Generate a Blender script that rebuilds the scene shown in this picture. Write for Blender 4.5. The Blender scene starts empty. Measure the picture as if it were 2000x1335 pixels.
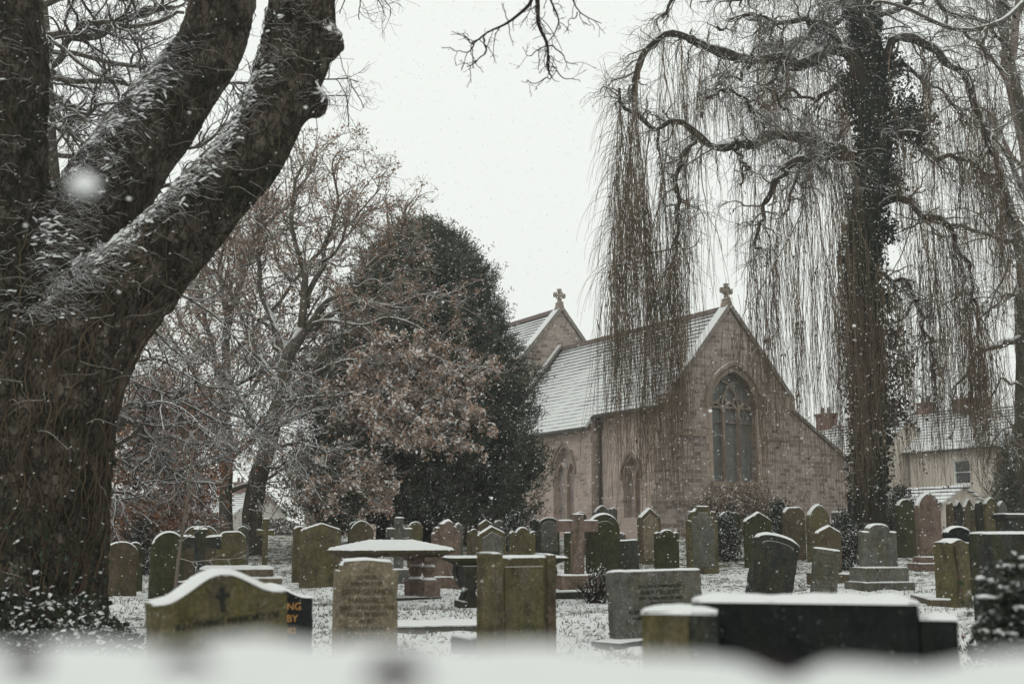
import bpy, math, random
import numpy as np
from mathutils import Vector, Matrix, noise as mnoise
from mathutils.bvhtree import BVHTree
from mathutils.geometry import tessellate_polygon

R = math.radians
sc = bpy.context.scene
col = sc.collection

# ------------------------------------------------------------------ camera
F = 2333.0                      # focal length in photograph pixels
PITCH = math.atan(383 / F)
EYE = 1.30                      # height of the lens
cam_d = bpy.data.cameras.new('camera')
cam = bpy.data.objects.new('camera', cam_d)
col.objects.link(cam)
cam.location = (0, 0, EYE)
cam.rotation_euler = (R(90) + PITCH, 0, 0)
cam_d.sensor_width = 36
cam_d.lens = 42
cam_d.clip_start = 0.05
cam_d.clip_end = 2000
cam_d.dof.use_dof = True
cam_d.dof.focus_distance = 28
cam_d.dof.aperture_fstop = 2.2
sc.camera = cam

# ------------------------------------------------------------------ world, sun, exposure
w = bpy.data.worlds.new('World')
sc.world = w
w.use_nodes = True
nt = w.node_tree
nt.nodes.clear()
sky = nt.nodes.new('ShaderNodeTexSky')
sky.sky_type = 'NISHITA'
sky.sun_disc = False
sky.sun_elevation = R(38)
sky.sun_rotation = R(-30)
bg1 = nt.nodes.new('ShaderNodeBackground')
bg1.inputs[1].default_value = 0.05
nt.links.new(sky.outputs[0], bg1.inputs[0])
bg2 = nt.nodes.new('ShaderNodeBackground')     # the even white overcast in front of it
bg2.inputs[0].default_value = (0.875, 0.905, 0.865, 1)
bg2.inputs[1].default_value = 1.08
mx = nt.nodes.new('ShaderNodeMixShader')
mx.inputs[0].default_value = 0.97
nt.links.new(bg1.outputs[0], mx.inputs[1])
nt.links.new(bg2.outputs[0], mx.inputs[2])
wo = nt.nodes.new('ShaderNodeOutputWorld')
nt.links.new(mx.outputs[0], wo.inputs[0])

sd = bpy.data.lights.new('sun', 'SUN')
sd.energy = 0.5
sd.angle = R(30)
sd.color = (1.0, 0.97, 0.93)
sun = bpy.data.objects.new('sun', sd)
col.objects.link(sun)
sun.rotation_euler = (R(52), 0, R(-30))

sc.view_settings.view_transform = 'Standard'
sc.view_settings.look = 'None'
sc.view_settings.gamma = 1
sc.view_settings.exposure = 0.0
sc.cycles.max_bounces = 5
sc.cycles.diffuse_bounces = 3
sc.cycles.transparent_max_bounces = 8
sc.cycles.use_denoising = True

rng = np.random.default_rng(7)
random.seed(7)


# ------------------------------------------------------------------ layout helpers
def at(px, py, Y):
    u = (px - 1000) / F
    v = (667.5 - py) / F
    t = Y / (math.cos(PITCH) - v * math.sin(PITCH))
    return Vector((u * t, Y, EYE + (math.sin(PITCH) + v * math.cos(PITCH)) * t))


GY = [-30, 3, 9, 12, 20, 24, 28, 34, 40, 46, 60, 120, 400]
GZ = [-1.3, -1.2, -1.02, -.96, -.90, -.80, -.64, -.34, -.12, -.02, .10, .5, 3.0]


def gz(x, y):
    return (EYE + np.interp(y, GY, GZ) + .035 * np.sin(x * .9 + .4 * y) * np.cos(y * .7 - .3 * x)
            + .02 * np.sin(x * 2.3 + 1.1) * np.sin(y * 1.9))


def tag(o, label=None, cat=None, group=None, kind=None):
    if label: o['label'] = label
    if cat: o['category'] = cat
    if group: o['group'] = group
    o['kind'] = kind or 'thing'
    return o


def empty(name, loc, rz=0, ry=0, rx=0):
    o = bpy.data.objects.new(name, None)
    col.objects.link(o)
    o.empty_display_size = .2
    o.location = loc
    o.rotation_euler = (rx, ry, rz)
    return o


def npmesh(name, V, F3=None, F4=None, mat=None, parent=None, smooth=False, uv=None):
    """one mesh object from numpy arrays"""
    V = np.asarray(V, dtype=np.float32).reshape(-1, 3)
    f3 = np.zeros((0, 3), np.int32) if F3 is None or len(F3) == 0 else np.asarray(F3, np.int32).reshape(-1, 3)
    f4 = np.zeros((0, 4), np.int32) if F4 is None or len(F4) == 0 else np.asarray(F4, np.int32).reshape(-1, 4)
    me = bpy.data.meshes.new(name)
    me.vertices.add(len(V))
    me.vertices.foreach_set('co', V.ravel())
    nl = f3.size + f4.size
    me.loops.add(nl)
    me.loops.foreach_set('vertex_index', np.concatenate([f3.ravel(), f4.ravel()]))
    npoly = len(f3) + len(f4)
    me.polygons.add(npoly)
    tot = np.concatenate([np.full(len(f3), 3, np.int32), np.full(len(f4), 4, np.int32)])
    st = np.concatenate([[0], np.cumsum(tot)[:-1]]).astype(np.int32) if npoly else tot
    me.polygons.foreach_set('loop_start', st)
    me.polygons.foreach_set('loop_total', tot)
    if smooth:
        me.polygons.foreach_set('use_smooth', np.ones(npoly, bool))
    me.update(calc_edges=True)
    me.validate()
    if mat: me.materials.append(mat)
    o = bpy.data.objects.new(name, me)
    col.objects.link(o)
    if parent: o.parent = parent
    return o


class MB:
    """collects simple solids, builds them as ONE mesh"""

    def __init__(s):
        s.V = []
        s.Fc = []

    def add(s, V, Fs):
        n = len(s.V)
        s.V += [tuple(v) for v in V]
        s.Fc += [tuple(i + n for i in f) for f in Fs]

    def box(s, a, b):
        x0, y0, z0 = a
        x1, y1, z1 = b
        s.add([(x0, y0, z0), (x1, y0, z0), (x1, y1, z0), (x0, y1, z0), (x0, y0, z1), (x1, y0, z1), (x1, y1, z1), (x0, y1, z1)],
              [(0, 3, 2, 1), (4, 5, 6, 7), (0, 1, 5, 4), (1, 2, 6, 5), (2, 3, 7, 6), (3, 0, 4, 7)])

    def lathe(s, prof, c, n=14):
        V = []
        for (r, z) in prof:
            for k in range(n):
                t = 2 * math.pi * k / n
                V.append((c[0] + r * math.cos(t), c[1] + r * math.sin(t), c[2] + z))
        Fs = []
        for i in range(len(prof) - 1):
            for k in range(n):
                Fs.append((i * n + k, i * n + (k + 1) % n, (i + 1) * n + (k + 1) % n, (i + 1) * n + k))
        Fs.append(tuple(range(n))[::-1])
        Fs.append(tuple((len(prof) - 1) * n + k for k in range(n)))
        s.add(V, Fs)

    def prism(s, pts, y0, y1, bev=0.0):
        """outline pts (x,z), counter-clockwise seen from -y, between y0 (front) and y1"""
        n = len(pts)
        P = np.array(pts, float)
        if bev > 0:
            d1 = P - np.roll(P, 1, 0)
            d2 = np.roll(P, -1, 0) - P
            d1 /= np.linalg.norm(d1, axis=1)[:, None] + 1e-9
            d2 /= np.linalg.norm(d2, axis=1)[:, None] + 1e-9
            t = d1 + d2
            t /= np.linalg.norm(t, axis=1)[:, None] + 1e-9
            nrm = np.stack([-t[:, 1], t[:, 0]], 1)
            area = .5 * np.sum(P[:, 0] * np.roll(P[:, 1], -1) - np.roll(P[:, 0], -1) * P[:, 1])
            if area < 0: nrm = -nrm
            Q = P + nrm * bev
            rings = [(Q, y0), (P, y0 + bev), (P, y1 - bev), (Q, y1)]
        else:
            rings = [(P, y0), (P, y1)]
        V = [(p[0], y, p[1]) for (pp, y) in rings for p in pp]
        Fs = [tuple(range(n))]
        for r_ in range(len(rings) - 1):
            for i in range(n):
                j = (i + 1) % n
                Fs.append((r_ * n + i, (r_ + 1) * n + i, (r_ + 1) * n + j, r_ * n + j))
        Fs.append(tuple((len(rings) - 1) * n + i for i in range(n))[::-1])
        s.add(V, Fs)

    def build(s, name, mat, parent=None, smooth=False, bevel=0):
        me = bpy.data.meshes.new(name)
        me.from_pydata(s.V, [], s.Fc)
        me.update()
        if mat: me.materials.append(mat)
        o = bpy.data.objects.new(name, me)
        col.objects.link(o)
        if parent: o.parent = parent
        if smooth:
            for p in me.polygons: p.use_smooth = True
        if bevel:
            m = o.modifiers.new('b', 'BEVEL')
            m.width = bevel
            m.segments = 2
            m.limit_method = 'ANGLE'
        return o


# ------------------------------------------------------------------ tubes, growth, leaves (vectorised)
def tubes(groups, sides=4):
    """groups: list of (P (m,n,3), Rad (m,n)) -> V, F4"""
    Vs, Fs, off = [], [], 0
    for P, Rd in groups:
        m, n, _ = P.shape
        T = np.gradient(P, axis=1)
        T /= np.linalg.norm(T, axis=2)[..., None] + 1e-9
        mt = np.abs(T.mean(axis=1))
        ref = np.eye(3)[np.argmin(mt, axis=1)][:, None, :]
        U = np.cross(T, ref)
        U /= np.linalg.norm(U, axis=2)[..., None] + 1e-9
        W = np.cross(T, U)
        a = np.arange(sides) * 2 * np.pi / sides
        ring = P[:, :, None, :] + Rd[:, :, None, None] * (U[:, :, None, :] * np.cos(a)[None, None, :, None] + W[:, :, None, :] * np.sin(a)[None, None, :, None])
        Vs.append(ring.reshape(-1, 3))
        base = off + (np.arange(m)[:, None, None] * n + np.arange(n - 1)[None, :, None]) * sides
        k = np.arange(sides)[None, None, :]
        k2 = (k + 1) % sides
        q = np.stack([base + k, base + k2, base + sides + k2, base + sides + k], -1)
        Fs.append(q.reshape(-1, 4))
        off += m * n * sides
    return np.concatenate(Vs), np.concatenate(Fs)


def unit(v):
    return v / (np.linalg.norm(v, axis=-1, keepdims=True) + 1e-9)


def march(start, d, L, r0, r1, steps, wig, grav, r=None):
    m = len(start)
    P = np.zeros((m, steps + 1, 3))
    P[:, 0] = start
    d = unit(d)
    L = np.broadcast_to(np.asarray(L, float), (m,))
    drift = rng.normal(size=(m, 3)) * .3
    for k in range(steps):
        d = unit(d + wig * (rng.normal(size=(m, 3)) + drift) + np.array([0, 0, grav]) / steps * 2)
        P[:, k + 1] = P[:, k] + d * (L / steps)[:, None]
    t = np.linspace(0, 1, steps + 1)[None, :]
    Rd = np.broadcast_to(np.asarray(r0, float), (m,))[:, None] * (1 - t) + np.broadcast_to(np.asarray(r1, float), (m,))[:, None] * t
    return P, Rd


def sprout(P, Rd, K, t0, t1, ang, asd, L, lsd, rmax, rend, steps, wig, grav, up=0.0, flat=0.0, lenfall=.4):
    m, n, _ = P.shape
    seg = np.linalg.norm(P[:, -1] - P[:, 0], axis=1) + .01
    idx = rng.choice(m, K, p=seg / seg.sum())
    t = rng.uniform(t0, t1, K) * (n - 1)
    i = np.minimum(t.astype(int), n - 2)
    f = (t - i)[:, None]
    A, B = P[idx, i], P[idx, i + 1]
    pos = A * (1 - f) + B * f
    tan = unit(B - A)
    rad = Rd[idx, i]
    per = unit(np.cross(tan, rng.normal(size=(K, 3))))
    a = rng.normal(ang, asd, K)[:, None]
    d = np.cos(a) * tan + np.sin(a) * per
    d[:, 2] *= (1 - flat)
    d[:, 2] += up
    LL = L * np.exp(rng.normal(0, lsd, K)) * (1 - lenfall * t / (n - 1))
    return march(pos, d, LL, np.minimum(rad * .65, rmax), rend, steps, wig, grav)


def limbs(lst, n=26, jit=.03):
    """lst: list of (pixel path [(px,py,d)...], r0, r1) -> P, Rd"""
    P, Rd = [], []
    for pts, r0, r1 in lst:
        Q = np.array([at(*p) for p in pts])
        c = np.concatenate([[0], np.cumsum(np.linalg.norm(np.diff(Q, axis=0), axis=1))])
        s = np.linspace(0, c[-1], n)
        X = np.stack([np.interp(s, c, Q[:, k]) for k in range(3)], 1)
        for _ in range(2):
            X[1:-1] = (X[:-2] + 2 * X[1:-1] + X[2:]) / 4
        J = rng.normal(size=(n, 3)) * jit
        for _ in range(3): J[1:-1] = (J[:-2] + J[1:-1] + J[2:]) / 2
        J[0] = 0
        J[-1] = 0
        X += J
        P.append(X)
        Rd.append(np.linspace(r0, r1, n))
    return np.array(P), np.array(Rd)


def leafquads(C, size, aspect=.5, spread=1.0, up=0.0, axis=None, fold=.25):
    """rhombic folded leaves at centres C: returns V, F3"""
    m = len(C)
    d = rng.normal(size=(m, 3)) * spread
    if axis is not None: d = d + axis
    d = unit(d)
    nrm = rng.normal(size=(m, 3))
    nrm[:, 2] += up
    s = unit(np.cross(d, nrm))
    nn = np.cross(s, d)
    L = (size * rng.uniform(.6, 1.35, m))[:, None]
    v0 = C - d * L * .5
    v2 = C + d * L * .5
    v1 = C + s * L * aspect * .5 + nn * L * fold * .4
    v3 = C - s * L * aspect * .5 + nn * L * fold * .4
    V = np.stack([v0, v1, v2, v3], 1).reshape(-1, 3)
    b = np.arange(m)[:, None] * 4
    F3 = np.concatenate([b + np.array([[0, 1, 2]]), b + np.array([[0, 2, 3]])])
    return V, F3


def interp_pts(P, K, t0=.3, t1=1.0):
    m, n, _ = P.shape
    idx = rng.integers(0, m, K)
    t = rng.uniform(t0, t1, K) * (n - 1)
    i = np.minimum(t.astype(int), n - 2)
    f = (t - i)[:, None]
    return P[idx, i] * (1 - f) + P[idx, i + 1] * f


# ------------------------------------------------------------------ materials
MATS = {}
SNOW = (0.72, 0.73, 0.725, 1)


class N:
    def __init__(s, name, rough=.9, spec=.2):
        s.m = bpy.data.materials.new(name)
        s.m.use_nodes = True
        s.t = s.m.node_tree
        s.b = s.t.nodes['Principled BSDF']
        s.b.inputs['Roughness'].default_value = rough
        s.b.inputs['Specular IOR Level'].default_value = spec
        s.tc = s.t.nodes.new('ShaderNodeTexCoord')
        s.geo = s.t.nodes.new('ShaderNodeNewGeometry')
        MATS[name] = s.m

    def n(s, kind, **kw):
        nd = s.t.nodes.new(kind)
        for k, v in kw.items(): setattr(nd, k, v)
        return nd

    def l(s, a, b):
        s.t.links.new(a, b)

    def val(s, x, sock):
        if isinstance(x, (int, float)): sock.default_value = x
        elif isinstance(x, tuple): sock.default_value = x if len(x) == 4 else (*x, 1)
        else: s.l(x, sock)

    def math(s, op, a, b=0.0, clamp=False):
        nd = s.n('ShaderNodeMath', operation=op)
        nd.use_clamp = clamp
        s.val(a, nd.inputs[0])
        s.val(b, nd.inputs[1])
        return nd.outputs[0]

    def mix(s, f, a, b, mode='MIX'):
        nd = s.n('ShaderNodeMixRGB', blend_type=mode)
        s.val(f, nd.inputs[0])
        s.val(a, nd.inputs[1])
        s.val(b, nd.inputs[2])
        return nd.outputs[0]

    def ramp(s, f, p0, p1, a=(0, 0, 0, 1), b=(1, 1, 1, 1)):
        nd = s.n('ShaderNodeValToRGB')
        s.l(f, nd.inputs[0])
        e = nd.color_ramp.elements
        e[0].position, e[0].color = p0, a if len(a) == 4 else (*a, 1)
        e[1].position, e[1].color = p1, b if len(b) == 4 else (*b, 1)
        return nd.outputs[0]

    def vec(s, src='Object', scale=(1, 1, 1), loc=None):
        mp = s.n('ShaderNodeMapping')
        s.l(s.tc.outputs[src] if isinstance(src, str) else src, mp.inputs[0])
        mp.inputs['Scale'].default_value = scale
        if loc is not None: s.l(loc, mp.inputs['Location'])
        return mp.outputs[0]

    def noise(s, v, scale, det=4, rough=.55, dist=0):
        nd = s.n('ShaderNodeTexNoise')
        s.l(v, nd.inputs['Vector'])
        nd.inputs['Scale'].default_value = scale
        nd.inputs['Detail'].default_value = det
        nd.inputs['Roughness'].default_value = rough
        nd.inputs['Distortion'].default_value = dist
        return nd.outputs['Fac']

    def nz(s):
        sp = s.n('ShaderNodeSeparateXYZ')
        s.l(s.geo.outputs['Normal'], sp.inputs[0])
        return sp.outputs[2]

    def xyz(s, src='Object'):
        sp = s.n('ShaderNodeSeparateXYZ')
        s.l(s.tc.outputs[src], sp.inputs[0])
        return sp.outputs

    def snow(s, base, thr, soft, nsc, namt, src='Object'):
        """snow lies where the real surface faces up"""
        nz = s.nz()
        nf = s.noise(s.tc.outputs[src], nsc, 3)
        h = s.math('ADD', nz, s.math('MULTIPLY', s.math('SUBTRACT', nf, .5), namt))
        f = s.ramp(h, max(0, thr), min(1, thr + soft))
        return s.mix(f, base, SNOW)

    def bump(s, h, strength, dist=.02):
        nd = s.n('ShaderNodeBump')
        nd.inputs['Strength'].default_value = strength
        nd.inputs['Distance'].default_value = dist
        s.l(h, nd.inputs['Height'])
        s.l(nd.outputs[0], s.b.inputs['Normal'])

    def done(s, c):
        s.val(c, s.b.inputs['Base Color'])
        return s.m


def m_simple(name, c, var=.3, sc_=8, rough=.9, snow=None, src='Object'):
    a = N(name, rough)
    f = a.noise(a.tc.outputs[src], sc_, 5)
    c0 = tuple(x * (1 - var) for x in c)
    c1 = tuple(x * (1 + var) for x in c)
    k = a.ramp(f, .3, .7, c0, c1)
    if snow: k = a.snow(k, *snow, src=src)
    return a.done(k)


def m_snow(name='snow'):
    a = N(name, .85, .15)
    f = a.noise(a.tc.outputs['Object'], 30, 4)
    a.bump(f, .35, .02)
    return a.done(a.mix(f, (.68, .69, .685), (.76, .77, .765)))


def m_ground():
    a = N('snowy_grass', .95, .1)
    v = a.tc.outputs['Object']
    big = a.noise(v, .35, 3)
    fine = a.noise(a.vec('Object', (1, .8, 1)), 11, 6, .72)
    mid = a.noise(v, 2.6, 4, .6)
    y = a.xyz()[1]
    far = a.math('MULTIPLY', a.math('SUBTRACT', y, 18), .006, True)     # thinner cover up the slope, under the trees
    h = a.math('ADD', a.math('MULTIPLY', fine, .56), a.math('MULTIPLY', mid, .26))
    h = a.math('ADD', h, a.math('MULTIPLY', big, .24))
    h = a.math('SUBTRACT', h, a.math('MINIMUM', far, .08))
    f = a.ramp(h, .430, .498)
    gr = a.ramp(a.noise(v, 5, 4), .35, .65, (.035, .04, .018), (.11, .095, .055))
    a.bump(h, .8, .06)
    return a.done(a.mix(f, gr, (.71, .72, .715)))


def m_stone(name, c1, c2, moss, mamt=.5, rough=.92, spec=.15, fine=55, dark=.5):
    """weathered headstone: grain, algae in streaks, lichen spots"""
    a = N(name, rough, spec)
    oi = a.n('ShaderNodeObjectInfo')
    cb = a.n('ShaderNodeCombineXYZ')
    r = a.math('MULTIPLY', oi.outputs['Random'], 37.0)
    for k in range(3): a.l(r, cb.inputs[k])
    v = a.vec('Object', (1, 1, 1), cb.outputs[0])
    vs = a.vec('Object', (2.2, 2.2, .55), cb.outputs[0])
    big = a.noise(v, 2.2, 5, .6)
    st = a.noise(vs, 3.5, 6, .65)
    gr = a.noise(v, fine, 4, .7)
    c = a.ramp(big, .3, .7, c1, c2)
    c = a.mix(a.ramp(st, .52 - .18 * mamt, .66), c, moss)
    lich = a.noise(v, 16, 4, .75)
    c = a.mix(a.math('MULTIPLY', a.ramp(lich, .56, .66), .55), c, tuple(min(1, x * 1.9) for x in c2))
    c = a.mix(a.math('MULTIPLY', a.ramp(a.noise(vs, 6, 5, .7), .5, .75), dark), c, tuple(x * .35 for x in c1))
    c = a.mix(a.math('MULTIPLY', a.ramp(a.noise(v, 5, 6, .8), .50, .60), .55), c, tuple(x * .4 for x in c1))
    c = a.mix(.75, c, a.ramp(gr, .25, .75, (.25, .25, .25), (1.6, 1.6, 1.6)), 'MULTIPLY')
    # snow blown onto the face, thickest near the top
    sp = a.noise(v, 70, 2, .8)
    spm = a.math('MULTIPLY', a.ramp(sp, .66, .70), a.ramp(a.noise(v, 4, 3), .45, .6))
    c = a.mix(a.math('MULTIPLY', spm, .8), c, SNOW)
    # thin snow dusted onto whatever faces up
    c = a.snow(c, .42, .2, 14, .3)
    hh = a.math('ADD', a.math('MULTIPLY', gr, .4), st)
    hh = a.math('ADD', hh, a.math('MULTIPLY', lich, .6))
    a.bump(hh, .8, .02)
    return a.done(c)


def m_wall(name, c1, c2, mort, bw, bh, blend=.5, plaster=None, msize=.02, dist=.03):
    """stone or brick laid in courses; x+y runs along either wall direction, z up"""
    a = N(name, .95, .1)
    X, Y, Z = a.xyz()
    cb = a.n('ShaderNodeCombineXYZ')
    a.l(a.math('ADD', X, Y), cb.inputs[0])
    a.l(Z, cb.inputs[1])
    v = cb.outputs[0]
    nz = a.n('ShaderNodeTexNoise')
    a.l(v, nz.inputs[0])
    nz.inputs['Scale'].default_value = 3
    vm = a.n('ShaderNodeVectorMath', operation='SCALE')
    a.l(nz.outputs['Color'], vm.inputs[0])
    vm.inputs['Scale'].default_value = dist
    va = a.n('ShaderNodeVectorMath', operation='ADD')
    a.l(v, va.inputs[0])
    a.l(vm.outputs[0], va.inputs[1])
    br = a.n('ShaderNodeTexBrick')
    a.l(va.outputs[0], br.inputs['Vector'])
    br.inputs['Color1'].default_value = (*c1, 1)
    br.inputs['Color2'].default_value = (*c2, 1)
    br.inputs['Mortar'].default_value = (*mort, 1)
    br.inputs['Scale'].default_value = 1
    br.inputs['Mortar Size'].default_value = msize
    br.inputs['Mortar Smooth'].default_value = .4
    br.inputs['Bias'].default_value = .0
    br.inputs['Brick Width'].default_value = bw
    br.inputs['Row Height'].default_value = bh
    n1 = a.noise(v, 1.1, 5, .65)
    n2 = a.noise(v, 9, 5, .7)
    c = a.mix(.5, br.outputs['Color'], a.ramp(n2, .3, .7, (.35, .35, .35), (1.45, 1.45, 1.45)), 'MULTIPLY')
    c = a.mix(a.math('MULTIPLY', a.ramp(n1, .35, .7), blend), c, tuple(x * .62 for x in c1))
    if plaster:
        pm = a.ramp(a.noise(v, .55, 4, .7), .42, .56)
        hi = a.ramp(a.math('MULTIPLY', Z, .12), .42, .60, (1, 1, 1, 1), (0, 0, 0, 1))
        f = a.math('MULTIPLY', a.math('MULTIPLY', pm, hi), .8)
        c = a.mix(f, c, a.mix(n2, tuple(x * .8 for x in plaster), plaster))
    h = a.math('ADD', a.math('MULTIPLY', br.outputs['Fac'], -.6), n2)
    a.bump(h, .6, .03)
    c = a.snow(c, .6, .1, 8, .3)
    return a.done(c)


def m_roof(name, pitch, zlo, zhi, slate=(.075, .072, .075), cover=.62):
    """slate courses with settled snow; each course keeps a bare lower lip"""
    a = N(name, .8, .3)
    X, Y, Z = a.xyz()
    cb = a.n('ShaderNodeCombineXYZ')
    a.l(a.math('ADD', X, Y), cb.inputs[0])
    a.l(Z, cb.inputs[1])
    v = cb.outputs[0]
    n1 = a.noise(v, .9, 4, .6)
    n2 = a.noise(v, 14, 3, .6)
    fr = a.math('FRACT', a.math('DIVIDE', a.math('SUBTRACT', Z, zlo), pitch))
    hgt = a.math('DIVIDE', a.math('SUBTRACT', Z, zlo), zhi - zlo)
    lip = a.math('ADD', .05, a.math('MULTIPLY', a.math('POWER', hgt, 2.0), .45))
    lip = a.math('ADD', lip, a.math('MULTIPLY', a.math('SUBTRACT', n1, .5), .75))
    lip = a.math('ADD', lip, a.math('MULTIPLY', a.math('SUBTRACT', n2, .5), .35))
    f = a.ramp(a.math('SUBTRACT', fr, lip), 0, .12)
    nn = a.noise(v, 6, 3)
    sl = a.ramp(nn, .3, .7, tuple(x * .7 for x in slate), tuple(x * 1.5 for x in slate))
    return a.done(a.mix(f, sl, (.74, .755, .75)))


def m_bark(name, c0, c1, moss=(.06, .065, .03), mossf=.4, patch=None, snow=(.5, .2, 8, .5), zs=.35, bump=.6, scl=9):
    a = N(name, .95, .1)
    v = a.vec('Object', (1, 1, zs))
    nf = a.noise(v, scl, 6, .7, .4)
    vo = a.n('ShaderNodeTexVoronoi', feature='DISTANCE_TO_EDGE')
    a.l(v, vo.inputs['Vector'])
    vo.inputs['Scale'].default_value = scl * 1.7
    dn = a.n('ShaderNodeTexNoise')
    a.l(v, dn.inputs['Vector'])
    dn.inputs['Scale'].default_value = scl * 1.4
    dm = a.n('ShaderNodeVectorMath', operation='SCALE')
    a.l(dn.outputs['Color'], dm.inputs[0])
    dm.inputs['Scale'].default_value = .28
    da = a.n('ShaderNodeVectorMath', operation='ADD')
    a.l(v, da.inputs[0])
    a.l(dm.outputs[0], da.inputs[1])
    a.l(da.outputs[0], vo.inputs['Vector'])
    cr = a.ramp(vo.outputs['Distance'], .0, .10)
    c = a.ramp(nf, .3, .7, c0, c1)
    c = a.mix(a.math('MULTIPLY', a.ramp(a.noise(a.tc.outputs['Object'], 1.6, 4, .6), .45, .62), mossf), c, moss)
    if patch: c = a.mix(a.math('MULTIPLY', a.ramp(a.noise(a.tc.outputs['Object'], 2.3, 6, .75), .50, .60), .75), c, patch)
    c = a.mix(cr, a.mix(.6, c, (.008, .007, .006)), c)
    if snow: c = a.snow(c, *snow)
    a.bump(a.math('ADD', nf, a.math('MULTIPLY', cr, .8)), bump, .04)
    return a.done(c)


def m_twig(name, c, snow=.35, soft=.12, namt=.5, nsc=3, var=.35):
    a = N(name, .9, .1)
    f = a.noise(a.tc.outputs['Object'], 1.5, 3)
    k = a.ramp(f, .3, .7, tuple(x * (1 - var) for x in c), tuple(x * (1 + var) for x in c))
    if snow is not None: k = a.snow(k, snow, soft, nsc, namt)
    return a.done(k)


def m_leaf(name, cols, snow=.45, namt=.6, amount=1.0, nsc=1.5):
    a = N(name, .8, .25)
    rp = a.geo.outputs['Random Per Island']
    nd = a.n('ShaderNodeValToRGB')
    a.l(rp, nd.inputs[0])
    e = nd.color_ramp.elements
    e[0].position, e[0].color = 0, (*cols[0], 1)
    e[1].position, e[1].color = 1, (*cols[-1], 1)
    for i, c in enumerate(cols[1:-1]):
        x = e.new((i + 1) / (len(cols) - 1))
        x.color = (*c, 1)
    c = nd.outputs[0]
    if snow is not None:
        nz = a.nz()
        nf = a.noise(a.tc.outputs['Object'], nsc, 2)
        h = a.math('ADD', nz, a.math('MULTIPLY', a.math('SUBTRACT', nf, .5), namt))
        f = a.math('MULTIPLY', a.ramp(h, snow, min(1, snow + .2)), amount)
        c = a.mix(f, c, SNOW)
    return a.done(c)


m_snow()
m_ground()
OL = (.105, .094, .034)
m_stone('stone_olive', (.060, .053, .034), (.135, .115, .076), OL, .9)
m_stone('stone_tan', (.15, .125, .088), (.24, .20, .145), (.14, .125, .07), .2, dark=.25)
m_stone('stone_grey', (.075, .074, .066), (.155, .150, .135), (.09, .085, .05), .3, fine=90, dark=.3)
m_stone('stone_dark', (.022, .024, .022), (.05, .052, .045), (.045, .045, .022), .5)
m_stone('stone_green', (.026, .028, .017), (.062, .058, .035), (.042, .044, .014), 1.0)
m_stone('stone_brown', (.07, .052, .036), (.135, .105, .072), (.075, .068, .03), .55)
m_stone('stone_pink', (.13, .090, .074), (.20, .145, .122), (.10, .08, .05), .4, dark=.4)
m_stone('stone_black', (.008, .010, .010), (.016, .018, .017), (.012, .014, .010), .2, rough=.8, spec=.12, dark=.2)
m_simple('letter_dark', (.02, .022, .018), .2)
m_simple('letter_faint', (.065, .055, .035), .2)
m_simple('letter_gold', (.42, .22, .07), .25, 30)
m_wall('church_stone', (.18, .148, .128), (.46, .39, .345), (.42, .36, .325), .36, .17, .35, msize=.018, dist=.06)
m_wall('church_render', (.28, .22, .188), (.54, .445, .39), (.46, .39, .345), .32, .15, .3, plaster=(.64, .515, .45), dist=.06)
m_simple('dressed_stone', (.36, .285, .235), .25, 5, snow=(.55, .15, 6, .4))
m_simple('dressed_dark', (.25, .205, .165), .3, 5, snow=(.6, .15, 6, .3))
m_simple('coping_stone', (.22, .20, .175), .25, 4, snow=(.32, .1, 3, .35))
m_simple('window_guard', (.145, .15, .14), .2, 3, .5)
m_simple('window_panel', (.31, .265, .24), .15, 3, .7)
m_simple('rust_stain', (.17, .115, .09), .4, 3)
m_simple('dead_leaf_mat', (.022, .012, .014), .3, 40)
m_simple('dark_void', (.02, .022, .02), .2)
m_simple('ridge_tile', (.14, .11, .10), .3, 6, snow=(.7, .2, 8, .5))
m_simple('iron_dark', (.06, .055, .045), .3, 6, .6)
m_wall('brick_red', (.19, .105, .085), (.27, .155, .125), (.24, .2, .17), .23, .075, .5, msize=.012, dist=.0)
m_simple('cream_render', (.55, .495, .43), .08, 2)
m_simple('white_paint', (.72, .72, .69), .05, 2)
m_simple('pale_wall', (.52, .49, .45), .08, 2)
m_simple('glass_dark', (.07, .08, .085), .3, 1, .15)
m_bark('bark_big', (.009, .008, .0065), (.080, .067, .052), moss=(.020, .021, .012), mossf=.7, patch=(.135, .115, .092), snow=(.70, .12, 12, 1.7), bump=.9, scl=7, zs=.45)
m_bark('bark_mid', (.06, .05, .042), (.16, .14, .115), snow=(.35, .2, 4, .5), scl=6)
m_bark('bark_ivy', (.016, .014, .010), (.050, .042, .030), snow=(.75, .2, 4, .5), scl=6)
m_bark('bark_pink', (.16, .12, .105), (.27, .21, .19), mossf=.1, snow=(.5, .2, 4, .5), scl=5)
m_twig('twig_dark', (.030, .022, .018), .55)
m_twig('twig_snowy', (.06, .05, .042), .28, .2, .6)
m_twig('twig_oak', (.145, .12, .098), .42, .25, .6)
m_twig('twig_weep', (.155, .120, .085), .86, .1, .2, 2, .5)
m_twig('twig_weep_limb', (.036, .030, .022), .42, .2, .5)
m_twig('twig_crown', (.10, .085, .066), .22, .2, .5)
m_twig('ivy_stem', (.070, .052, .034), .7, .2, .4, 4, .5)
m_twig('ivy_twig', (.045, .034, .026), .35, .2, .7)
m_leaf('leaf_yew', [(.026, .034, .020), (.075, .088, .058), (.15, .16, .115), (.045, .054, .034)], .60, .9, .55, .8)
m_leaf('leaf_ivy', [(.012, .018, .012), (.036, .050, .031), (.016, .024, .014)], .60, .9, .7)
m_leaf('leaf_brown', [(.17, .09, .055), (.29, .175, .12), (.40, .28, .21), (.21, .11, .07)], .55, .6, .85)
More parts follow.
